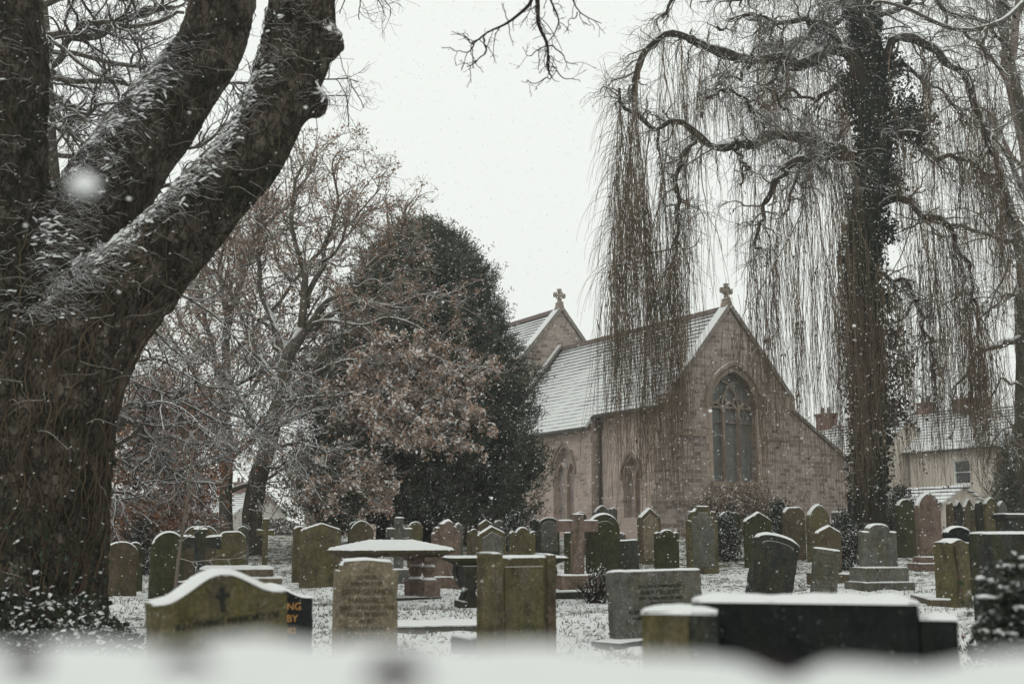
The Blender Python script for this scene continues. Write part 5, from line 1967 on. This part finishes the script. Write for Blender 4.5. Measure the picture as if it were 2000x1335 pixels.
# sapling among the left stones
L_ = [([(342, 1150, 17.5), (350, 1080, 17.5), (352, 1050, 17.5), (362, 1000, 17.5), (370, 950, 17.5), (378, 880, 17.5), (388, 820, 17.5)], .028, .008),
      ([(362, 1000, 17.5), (375, 950, 17.4), (400, 900, 17.4), (430, 860, 17.4)], .010, .004), ([(372, 950, 17.5), (360, 900, 17.5), (350, 850, 17.5)], .008, .003),
      ([(352, 1090, 17.5), (380, 1100, 17.3), (420, 1090, 17.3), (480, 1088, 17.3)], .006, .003), ([(350, 1060, 17.5), (400, 1028, 17.3), (430, 1020, 17.3)], .006, .003)]
assemble('sapling', 'thin leafless sapling in front of the dark stone cross', G(342, 17.5), L_, [LV(46, .2, 1, .7, .3, .5, .4, .004, .002, 8, .15, .1), LV(90, .2, 1, .7, .3, .2, .4, .002, .0015, 5, .15, .1)], 'twig_oak', 'twig_oak', n=20, jit=.008, sides=5)

# ------------------------------------------------------------------ the weeping tree
DW = 33.0
weep = empty('weeping_tree', G(1705, DW))
tag(weep, 'weeping tree with ivy-wrapped trunk and long curtains of bare hanging shoots', 'tree')
o0 = np.array(weep.location)
TR = [([(1708, 1120, 33), (1706, 1040, 33), (1702, 950, 33), (1700, 850, 33), (1696, 750, 33), (1692, 650, 33), (1688, 550, 33), (1690, 450, 33), (1698, 350, 33), (1706, 250, 33), (1700, 150, 33), (1690, 60, 33), (1684, -30, 33), (1680, -200, 33)], .62, .30)]
P0, R0 = limbs(TR, 40, .02)
R0 = np.interp(np.linspace(0, 1, 40), [0, .15, .4, .6, .8, 1], [.50, .44, .45, .44, .38, .30])[None, :] * (1 + .05 * rng.normal(size=(1, 40)))
V_, F_ = tubes([(P0, R0)], 16)
npmesh('trunk', V_ - o0, None, F_, M['bark_ivy'], weep, smooth=True)
# ivy on the trunk
K = 17000
idx = rng.integers(4, 39, K)
th = rng.uniform(0, 2 * np.pi, K)
zt_ = P0[0, idx, 2]
dens = np.interp(zt_, [1.5, 3.0, 6, 14], [.35, .8, 1.0, 1.0])
kp = rng.random(K) < dens
idx, th = idx[kp], th[kp]
rr = R0[0, idx] * (1.04 + rng.random(len(idx)) ** 2 * .45)
c = P0[0, idx] + np.stack([rr * np.cos(th), rr * np.sin(th), rng.normal(0, .14, len(idx))], 1)
tf = [((1730, 590, 33), .5, 500), ((1745, 660, 33), .5, 450), ((1760, 720, 33), .6, 500), ((1750, 800, 33), .6, 500), ((1760, 230, 33), .9, 1600), ((1790, 250, 33), .7, 900), ((1745, 130, 33), .5, 600), ((1660, 200, 33), .6, 700), ((1650, 160, 33), .4, 400), ((1735, 450, 33), .4, 400), ((1745, 350, 33), .45, 450)]
cl = [np.array(at(*p)) + rng.normal(0, s_ * .45, (k, 3)) * np.array([.8, .8, 1.1]) for p, s_, k in tf]
c = np.concatenate([c] + cl)
V_, F_ = leafquads(c, .095, .8, 1, .2)
npmesh('ivy', V_ - o0, F_, None, M['leaf_ivy'], weep)['kind'] = 'stuff'
LM = [
    # arching upper-left limb
    ([(1690, 200, 33), (1668, 130, 33), (1650, 100, 32.8), (1605, 100, 32.5), (1582, 128, 32.3), (1528, 125, 32), (1467, 125, 31.8), (1408, 99, 31.6), (1374, 79, 31.4), (1333, 65, 31.2), (1300, 62, 31), (1268, 80, 31), (1248, 115, 31), (1241, 157, 31), (1234, 205, 31)], .26, .07),
    ([(1690, 330, 33), (1640, 295, 32.5), (1590, 282, 32.2), (1550, 275, 32), (1518, 270, 31.8), (1477, 284, 31.6), (1434, 272, 31.4), (1400, 278, 31.2), (1374, 274, 31.2), (1340, 260, 31), (1322, 232, 31), (1300, 226, 31), (1282, 245, 31), (1272, 258, 31), (1243, 221, 31), (1212, 203, 31), (1206, 180, 31)], .24, .05),
    ([(1352, 268, 31.2), (1337, 290, 31), (1325, 326, 31), (1323, 374, 31), (1326, 423, 31), (1333, 450, 31), (1318, 490, 31), (1306, 535, 31), (1300, 600, 31)], .09, .03),
    ([(1640, 300, 32.5), (1600, 305, 32), (1568, 308, 31.8), (1545, 322, 31.6), (1518, 340, 31.5), (1515, 367, 31.5), (1498, 392, 31.5), (1488, 430, 31.5), (1480, 490, 31.5)], .17, .04),
    ([(1434, 272, 31.4), (1450, 310, 31.3), (1460, 330, 31.3), (1452, 360, 31.3)], .06, .03),
    ([(1665, 110, 33), (1620, 60, 32.5), (1570, 40, 32), (1520, 50, 32), (1480, 30, 31.5), (1430, 40, 31.5), (1400, 60, 31.2)], .13, .04),
    ([(1690, 40, 33), (1630, -20, 32.5), (1560, -30, 32), (1480, -10, 31.5), (1420, -5, 31.5)], .13, .05),
    ([(1528, 125, 32), (1500, 170, 31.8), (1530, 220, 31.6), (1560, 240, 31.6)], .06, .02),
    ([(1467, 125, 31.8), (1440, 150, 31.6), (1400, 160, 31.4), (1370, 190, 31.2)], .06, .02),
    ([(1374, 190, 31.2), (1400, 170, 31.2), (1440, 175, 31.2), (1470, 210, 31.2), (1500, 250, 31.2)], .05, .03),
    # right side
    ([(1706, 150, 33), (1740, 80, 32.5), (1800, 66, 32), (1848, 118, 31.5), (1889, 168, 31.2), (1922, 236, 31), (1940, 305, 31), (1958, 370, 31), (1978, 440, 31)], .16, .06),
    ([(1700, 420, 33), (1740, 375, 33), (1773, 380, 32.6), (1797, 413, 32.3), (1850, 440, 32), (1872, 480, 32), (1890, 525, 32), (1895, 600, 32)], .15, .04),
    ([(1704, 300, 33), (1760, 250, 32.5), (1800, 290, 32.2), (1840, 300, 32), (1900, 320, 32), (1960, 350, 32)], .12, .05),
    ([(1700, 100, 33), (1720, 30, 33), (1790, -10, 32), (1860, 10, 32), (1930, 60, 32), (1980, 110, 32)], .13, .05),
    ([(1700, 520, 33), (1740, 540, 32.8), (1775, 560, 32.6), (1800, 620, 32.5), (1815, 700, 32.5), (1840, 780, 32.5)], .08, .025),
    ([(1690, 20, 33), (1600, -40, 33), (1500, -60, 32.5), (1400, -50, 32), (1330, -20, 31.5), (1290, 30, 31.3)], .12, .04),
    ([(1695, 60, 33), (1640, 20, 33), (1580, 60, 33), (1540, 100, 32.5), (1480, 90, 32), (1440, 120, 32)], .10, .03),
    ([(1700, 180, 33), (1640, 170, 33.3), (1590, 200, 33.3), (1540, 180, 33), (1500, 210, 33), (1450, 200, 33)], .09, .03),
    ([(1700, -20, 33), (1780, -60, 33), (1860, -50, 33), (1930, -20, 33), (1990, 40, 33)], .12, .04),
    ([(1700, 60, 33), (1750, 120, 33), (1800, 150, 33), (1860, 190, 33), (1900, 260, 33)], .09, .03),
    ([(1700, 250, 33), (1660, 240, 33.5), (1610, 280, 34), (1560, 330, 34), (1530, 420, 34)], .1, .04),
]
P1, R1 = limbs(LM, 40, .035)
wob = rng.normal(0, .16, P1.shape)
for _ in range(2): wob[:, 1:-1] = (wob[:, :-2] + wob[:, 1:-1] * 2 + wob[:, 2:]) / 4
wob[:, 0] = 0
P1 = P1 + wob * np.clip(R1 / .12, .5, 1)[..., None]
R1 = R1 * .88 * (1 + .14 * rng.normal(size=R1.shape))
V_, F_ = tubes([(P1, R1)], 8)
npmesh('limbs', V_ - o0, None, F_, M['twig_weep_limb'], weep, smooth=True)
# tangled upper crown
A1 = sprout(P1, R1, 700, .08, 1, .9, .35, 1.0, .35, .035, .010, 12, .26, -.15)
A2 = sprout(*A1, 4600, .1, 1, .9, .3, .75, .4, .009, .004, 9, .22, -.5)
A3 = sprout(*A2, 12000, .1, 1, .8, .3, .45, .4, .006, .0035, 6, .2, -.5)
V_, F_ = tubes([A1, A2], 4)
V2, F2 = tubes([A3], 3)
npmesh('crown_twigs', np.concatenate([V_, V2]) - o0, None, np.concatenate([F_, F2 + len(V_)]), M['twig_crown'], weep)

# hanging curtains: (x, spread px, top y, bottom y, distance, strands)
CU = [(1186, 16, 190, 600, 31, 45), (1208, 14, 190, 860, 31, 75), (1220, 10, 120, 1000, 31, 120), (1234, 9, 170, 1005, 31, 90), (1240, 9, 480, 1005, 31, 50), (1262, 10, 260, 800, 31.3, 24), (1248, 16, 130, 700, 31.2, 45),
      (1290, 9, 260, 830, 31.2, 26), (1308, 10, 240, 980, 31, 70), (1322, 8, 290, 1000, 31, 75), (1340, 10, 280, 980, 31, 50), (1362, 10, 275, 640, 31.2, 16), (1368, 8, 600, 960, 31.5, 8), (1400, 10, 280, 430, 31.2, 7),
      (1295, 20, 60, 420, 31, 50), (1335, 25, 70, 330, 31.2, 50), (1380, 25, 80, 320, 31.4, 50), (1430, 25, 100, 300, 31.6, 45),
      (1458, 9, 290, 560, 31.4, 18), (1484, 8, 300, 760, 31.5, 45), (1498, 7, 330, 985, 31.5, 50), (1515, 8, 340, 900, 31.5, 45), (1535, 9, 320, 640, 31.6, 32), (1560, 16, 310, 1000, 31.8, 95), (1585, 16, 290, 990, 32, 90),
      (1612, 15, 290, 980, 32, 90), (1635, 15, 280, 1000, 32, 85), (1650, 13, 280, 1005, 33.8, 60), (1672, 10, 700, 1005, 31.5, 16),
      (1480, 30, 60, 360, 31.8, 70), (1530, 30, 60, 360, 32, 80), (1580, 30, 100, 420, 32, 80), (1630, 25, 100, 450, 32, 70), (1478, 7, 650, 1000, 31.6, 16),
      (1660, 25, 30, 300, 32, 40), (1740, 20, 80, 520, 32, 40), (1770, 18, 380, 930, 32.3, 60), (1795, 18, 400, 940, 32, 60), (1820, 18, 420, 960, 32, 64), (1845, 18, 430, 980, 32, 64), (1868, 18, 440, 960, 32, 60), (1890, 16, 450, 930, 31.8, 60), (1915, 18, 600, 950, 31.8, 45), (1940, 18, 620, 940, 31.8, 35), (1965, 18, 600, 900, 31.8, 25), (1750, 14, 520, 960, 32.4, 35),
      (1812, 25, 70, 420, 32, 55), (1850, 22, 110, 500, 31.6, 60), (1885, 20, 160, 620, 31.3, 80), (1910, 18, 200, 760, 31.1, 70), (1935, 16, 280, 700, 31, 55), (1955, 14, 350, 620, 31, 30), (1770, 30, 200, 480, 32.4, 55), (1820, 25, 300, 640, 32, 50),
      (1920, 25, 30, 300, 32, 45), (1965, 25, 80, 420, 32, 40)]
gs = []
stl = []
for (cx, spx, ty, by, dd, K) in CU:
    top = np.array([at(cx, ty, dd)])
    ds = np.linalg.norm(P1.reshape(-1, 3) - top, axis=1)
    if ds.min() < 1.6: top = P1.reshape(-1, 3)[ds.argmin()][None] + np.array([[0, 0, -.03]])
    Hh = max(.8, top[0, 2] - at(cx, by, dd).z)
    # a wiggly leader carries each bundle
    ofs = at(cx, ty, dd).x - top[0, 0]
    LP, LR = march(top, np.array([[rng.normal(0, .1) + ofs * .5, 0, -.8]]), Hh * .62, .020, .006, 22, .09, -1.8)
    stl.append((LP, LR))
    K = int(K * 1.12)
    t = rng.random(K) ** .9 * .97
    ii = np.minimum((t * 22).astype(int), 21)
    s0 = LP[0, ii] + np.stack([rng.normal(0, spx * .30 / F * dd, K), rng.normal(0, .45, K), rng.normal(0, .1, K)], 1)
    rem = (s0[:, 2] - (top[0, 2] - Hh)).clip(.3)
    Ls = rem * rng.uniform(.55, 1.03, K)
    d0 = np.stack([rng.normal(0, .28, K), rng.normal(0, .3, K), -np.ones(K)], 1)
    K = m = int(K * .8)
    s0, Ls, d0 = s0[:m], Ls[:m], d0[:m]
    steps = 22
    P = np.zeros((m, steps + 1, 3))
    P[:, 0] = s0
    dcur = unit(d0)
    lat = rng.normal(0, .022, (m, 3))
    for k in range(steps):
        dcur = unit(dcur * 1.0 + rng.normal(0, .08, (m, 3)) * np.array([.8, 1.2, 1]) + lat + np.array([0, 0, -.42]))
        P[:, k + 1] = P[:, k] + dcur * (Ls / steps)[:, None]
    t_ = np.linspace(0, 1, steps + 1)[None]
    Rr = rng.uniform(.0045, .0090, m)[:, None] * (1 - t_) + .0036 * t_
    gs.append((P, Rr))
SP = np.concatenate([a for a, b in gs])
SR = np.concatenate([b for a, b in gs])
side = sprout(SP, SR, 6500, .05, .95, .55, .25, .6, .5, .0055, .003, 7, .09, -1.2)
V_, F_ = tubes([(SP, SR), side], 3)
V2, F2 = tubes([(np.concatenate([a for a, b in stl]), np.concatenate([b for a, b in stl]))], 6)
npmesh('hanging_shoots', np.concatenate([V_, V2]) - o0, None, np.concatenate([F_, F2 + len(V_)]), M['twig_weep'], weep)
# shoots arching out to the left of the curtain
K = 150
pyy = rng.uniform(110, 560, K)
s0 = np.array([at(1235 - (q - 110) * .06 + rng.normal(0, 12), q, 31 + rng.normal(0, .4)) for q in pyy])
P_, R_ = march(s0, np.stack([-np.abs(rng.normal(1, .35, K)), rng.normal(0, .4, K), rng.normal(.25, .35, K)], 1), rng.uniform(.6, 2.1, K), .0065, .003, 14, .03, -1.7)
V_, F_ = tubes([(P_, R_)], 3)
npmesh('outer_shoots', V_ - o0, None, F_, M['twig_weep'], weep)
# withered leaves caught in the curtain
c = interp_pts(SP, 520, .2, 1)
c = np.repeat(c, 2, 0) + rng.normal(0, .05, (1040, 3))
V_, F_ = leafquads(c, .11, .5, 1, 0, np.array([0, 0, -1]))
npmesh('withered_leaves', V_ - o0, F_, None, m_leaf('leaf_withered', [(.05, .035, .025), (.12, .07, .05)], .8, .3, .4), weep)

# ------------------------------------------------------------------ bare trees at the right
d = 36.0
L_ = [([(2012, 1060, d), (2006, 900, d), (2000, 750, d), (1998, 600, d), (1990, 500, d), (1975, 420, d), (1950, 350, d)], .33, .16)]
for pts, a_, b_ in (
    ([(2030, 700, 36), (2025, 400, 36), (2000, 190, 35), (1973, 135, 35), (1953, 60, 35), (1945, -60, 35)], .26, .12),
    ([(2030, 430, 36), (2000, 354, 34), (1973, 310, 34), (1943, 276, 34), (1935, 240, 34)], .12, .05),
    ([(1990, 470, 36), (1950, 460, 35), (1919, 457, 34.5), (1860, 443, 34), (1800, 415, 34)], .10, .04),
    ([(2000, 655, 36), (1943, 676, 35), (1895, 705, 35), (1893, 735, 35), (1865, 755, 35)], .11, .04),
    ([(2060, -40, 33), (1990, 20, 32), (1926, 50, 31), (1885, 64, 31), (1821, 37, 31), (1764, 14, 31), (1690, 3, 31), (1640, 0, 31)], .10, .035),
    ([(1885, 64, 31), (1919, 98, 31), (1953, 128, 31), (1990, 150, 31)], .05, .02),
    ([(1700, 5, 31), (1680, 20, 31), (1700, 50, 31), (1710, 68, 31)], .04, .02),
    ([(1990, 560, 36), (1950, 590, 35), (1920, 620, 35), (1900, 660, 35)], .06, .02),
    ([(1985, 440, 36), (1960, 520, 35), (1940, 560, 35), (1930, 620, 35)], .05, .02),
    ([(2000, 760, 36), (1960, 740, 35), (1930, 790, 35), (1910, 850, 35)], .05, .015),
    ([(2005, 850, 36), (1970, 830, 35), (1945, 860, 35), (1925, 930, 35)], .05, .015)):
    L_.append((pts, a_, b_))
assemble('bare_tree', 'dark bare tree at the right edge with snowy boughs reaching left', G(2012, d), L_,
         [LV(150, .1, 1, .8, .3, 1.3, .35, .03, .009, 11, .22, -.05), LV(850, .1, 1, .8, .3, .8, .4, .010, .005, 8, .2, -.1), LV(1700, .1, 1, .7, .3, .4, .4, .006, .0035, 5, .2, 0)],
         'bark_mid', 'twig_crown', jit=.04, sides=8)
d = 39.0
L_ = [([(2030, 1060, d), (2025, 800, d), (2015, 500, d), (2000, 330, d), (1986, 243, d), (1970, 162, d), (1960, 100, d)], .26, .15),
      ([(1970, 162, 39), (1985, 60, 39), (1990, -60, 39), (1990, -200, 39)], .16, .1), ([(2000, 330, 39), (1950, 250, 39), (1900, 200, 39), (1870, 120, 39)], .08, .02), ([(1972, 170, 39), (1920, 100, 39), (1890, 0, 39)], .08, .02), ([(1985, 60, 39), (1930, 0, 39), (1860, -40, 39)], .07, .02), ([(2010, 450, 39), (1960, 400, 39), (1920, 380, 39)], .06, .02)]
assemble('bare_tree', 'pale pinkish-barked bare tree leaning in from the upper right edge', G(2030, d), L_,
         [LV(90, .1, 1, .8, .3, 1.5, .35, .03, .009, 11, .2, 0), LV(600, .1, 1, .8, .3, .8, .4, .010, .005, 8, .2, 0), LV(1200, .1, 1, .7, .3, .4, .4, .006, .0035, 5, .2, 0)],
         'bark_pink', 'twig_crown', jit=.04, sides=8)

# far treeline and hedge closing the left background
K = 26000
cx = rng.uniform(-42, -4, K)
hh = 1.2 + .9 * np.sin(cx * .5) + .6 * np.sin(cx * 1.3 + 2)
cz = rng.random(K) * hh
pts = np.stack([cx, 75 + rng.normal(0, 1.2, K), gz(cx, 75) + cz], 1)
V_, F_ = leafquads(pts, .28, .5, 1, .3)
o = npmesh('far_hedge', V_, F_, None, m_leaf('leaf_far', [(.05, .045, .035), (.12, .10, .08), (.20, .17, .15)], .45, .6, .8))
tag(o, 'dull hedge and scrub closing the churchyard far on the left', 'hedge', kind='stuff')

# ------------------------------------------------------------------ grass, weeds and litter on the ground
K = 46000
yy = 9 + 29 * rng.random(K) ** 1.25
xx = rng.uniform(-.46, .46, K) * yy
base = np.stack([xx, yy, gz(xx, yy)], 1)
base += 0
L = rng.uniform(.015, .055, K)[:, None]
dv = unit(np.stack([rng.normal(0, .8, K), rng.normal(0, .8, K), rng.uniform(.25, 1.1, K)], 1))
sd_ = unit(np.cross(dv, rng.normal(size=(K, 3))))
tip = base + dv * L + np.array([0, 0, .010])
mid = base + dv * L * .55 + sd_ * .008
V_ = np.stack([base - sd_ * .004, base + sd_ * .004, mid, tip], 1).reshape(-1, 3)
b = np.arange(K)[:, None] * 4
F_ = np.concatenate([b + np.array([[0, 1, 2]]), b + np.array([[0, 2, 3]])])
o = npmesh('grass', V_, F_, None, M['grass_blade'])
tag(o, 'short wintry grass blades pricking through the thin snow', 'grass', kind='stuff')
# denser tufts
ctr = [(at(a_, 1100, b_).x, b_, c_) for a_, b_, c_ in ((850, 16.0, .3), (800, 16.4, .3), (700, 15.5, .3), (640, 17.5, .3), (1190, 16.0, .25), (1130, 15.6, .3), (960, 9.6, .3), (1060, 9.5, .35), (1110, 9.9, .35), (1240, 10.6, .4), (1300, 10.4, .3), (1860, 14.5, .35), (1870, 9.6, .3), (1700, 17.5, .4), (1600, 18.0, .3), (1500, 18.2, .3), (590, 18.5, .4), (1090, 10.3, .3), (1340, 24.5, .4), (780, 17.2, .4), (1840, 22.0, .5), (1420, 29, .8), (1230, 27, .6))]
pt = []
for (a_, b_, r_) in ctr:
    k = 260
    q = np.stack([a_ + rng.normal(0, r_ * .6, k), b_ + rng.normal(0, r_ * .35, k)], 1)
    pt.append(q)
pt = np.concatenate(pt)
K = len(pt)
base = np.stack([pt[:, 0], pt[:, 1], gz(pt[:, 0], pt[:, 1])], 1)
P_, R_ = march(base, np.stack([rng.normal(0, .45, K), rng.normal(0, .45, K), np.ones(K)], 1), rng.uniform(.05, .15, K), .003, .001, 6, .08, -1.9)
V_, F_ = tubes([(P_, R_)], 3)
o = npmesh('grass_tufts', V_, None, F_, m_twig('grass_tuft_mat', (.10, .085, .045), .45, .2, .7, 20))
tag(o, 'longer snow-bent grass tufts round the feet of the stones', 'grass', kind='stuff')
K = 2600
yy = 9 + 20 * rng.random(K) ** 1.3
xx = rng.uniform(-.44, .46, K) * yy
c = np.stack([xx, yy, gz(xx, yy) + .018], 1)
V_, F_ = leafquads(c, .038, .6, 1, 2.5, None)
o = npmesh('leaf_litter', V_, F_, None, M['leaf_litter'])
tag(o, 'fallen dark leaves scattered over the thin snow', 'leaves', kind='stuff')

# ------------------------------------------------------------------ falling snow
oct_v = np.array([[1, 0, 0], [-1, 0, 0], [0, 1, 0], [0, -1, 0], [0, 0, 1], [0, 0, -1]], float)
oct_f = np.array([[0, 2, 4], [2, 1, 4], [1, 3, 4], [3, 0, 4], [2, 0, 5], [1, 2, 5], [3, 1, 5], [0, 3, 5]])
K = 10500
yy = 6.5 + 24 * rng.random(K) ** .75
uu = rng.uniform(-.47, .47, K)
vv = rng.uniform(-.06, .50, K)
c = np.stack([uu * yy, yy, EYE + vv * yy], 1)
sz = rng.uniform(.0042, .0082, K) * np.interp(yy, [6, 30], [.8, 2.1])
big_ = [((165, 360), 1.05, .0145), ((597, 210), 5.5, .010), ((252, 388), 4, .008), ((1455, 1140), 5, .012), ((500, 1135), 4.2, .010), ((232, 570), 5, .008), ((960, 972), 12, .02), ((1668, 636), 12, .02), ((1387, 802), 10, .018), ((905, 1150), 5, .007), ((50, 440), 4, .008), ((370, 220), 5, .007), ((865, 590), 9, .012)]
a_ = rng.uniform(0, 2 * np.pi, K)
Vv = oct_v[None] * sz[:, None, None] * np.stack([rng.uniform(.8, 1.5, K), rng.uniform(.6, 1.0, K), rng.uniform(.5, .8, K)], 1)[:, None, :]
tl = rng.normal(.35, .3, K)
ca, sa = np.cos(tl)[:, None], np.sin(tl)[:, None]
X_, Z_ = Vv[..., 0] * ca - Vv[..., 2] * sa, Vv[..., 0] * sa + Vv[..., 2] * ca
Vv = np.stack([X_, Vv[..., 1], Z_], -1) + c[:, None, :]
F_ = (np.arange(K)[:, None, None] * 6 + oct_f[None]).reshape(-1, 3)
fs = N('snowflake', .9, .1)
fs.b.inputs['Subsurface Weight'].default_value = 0
fs.done((.88, .89, .89))
Vv = Vv.reshape(-1, 3)
NU, NW = 12, 8
for (p, q, s_) in big_:
    cc = np.array(at(p[0], p[1], q))
    th = np.linspace(0, 2 * np.pi, NU, endpoint=False)[None, :]
    ph = np.linspace(.02, np.pi - .02, NW)[:, None]
    bl = np.stack([np.sin(ph) * np.cos(th) * 1.15, np.sin(ph) * np.sin(th), np.cos(ph) * .85 + 0 * th], -1) * s_ * .75 * (1 + .15 * rng.normal(size=(NW, NU, 1)))
    a0 = len(Vv)
    ii, jj = np.meshgrid(np.arange(NW - 1), np.arange(NU), indexing='ij')
    A_, B_, C_, D_ = a0 + ii * NU + jj, a0 + ii * NU + (jj + 1) % NU, a0 + (ii + 1) * NU + (jj + 1) % NU, a0 + (ii + 1) * NU + jj
    F_ = np.concatenate([F_, np.stack([A_, B_, C_], -1).reshape(-1, 3), np.stack([A_, C_, D_], -1).reshape(-1, 3)])
    Vv = np.concatenate([Vv, bl.reshape(-1, 3) + cc])
o = npmesh('falling_snow', Vv, F_, None, M['snowflake'], smooth=True)
tag(o, 'falling snowflakes drifting across the whole churchyard', 'snow', kind='stuff')

# ------------------------------------------------------------------ snowy air
hz = MB()
hz.box((-135, -12, -1.6), (135, 175, 22))
hm = bpy.data.materials.new('haze_air')
hm.use_nodes = True
t = hm.node_tree
t.nodes.clear()
pv = t.nodes.new('ShaderNodeVolumePrincipled')
pv.inputs['Color'].default_value = (.98, .99, .975, 1)
pv.inputs['Density'].default_value = .0013
pv.inputs['Anisotropy'].default_value = .2
oo = t.nodes.new('ShaderNodeOutputMaterial')
t.links.new(pv.outputs[0], oo.inputs['Volume'])
hb = hz.build('haze', hm)
tag(hb, 'pale snow-filled air thickening towards the church and houses', 'haze', kind='stuff')
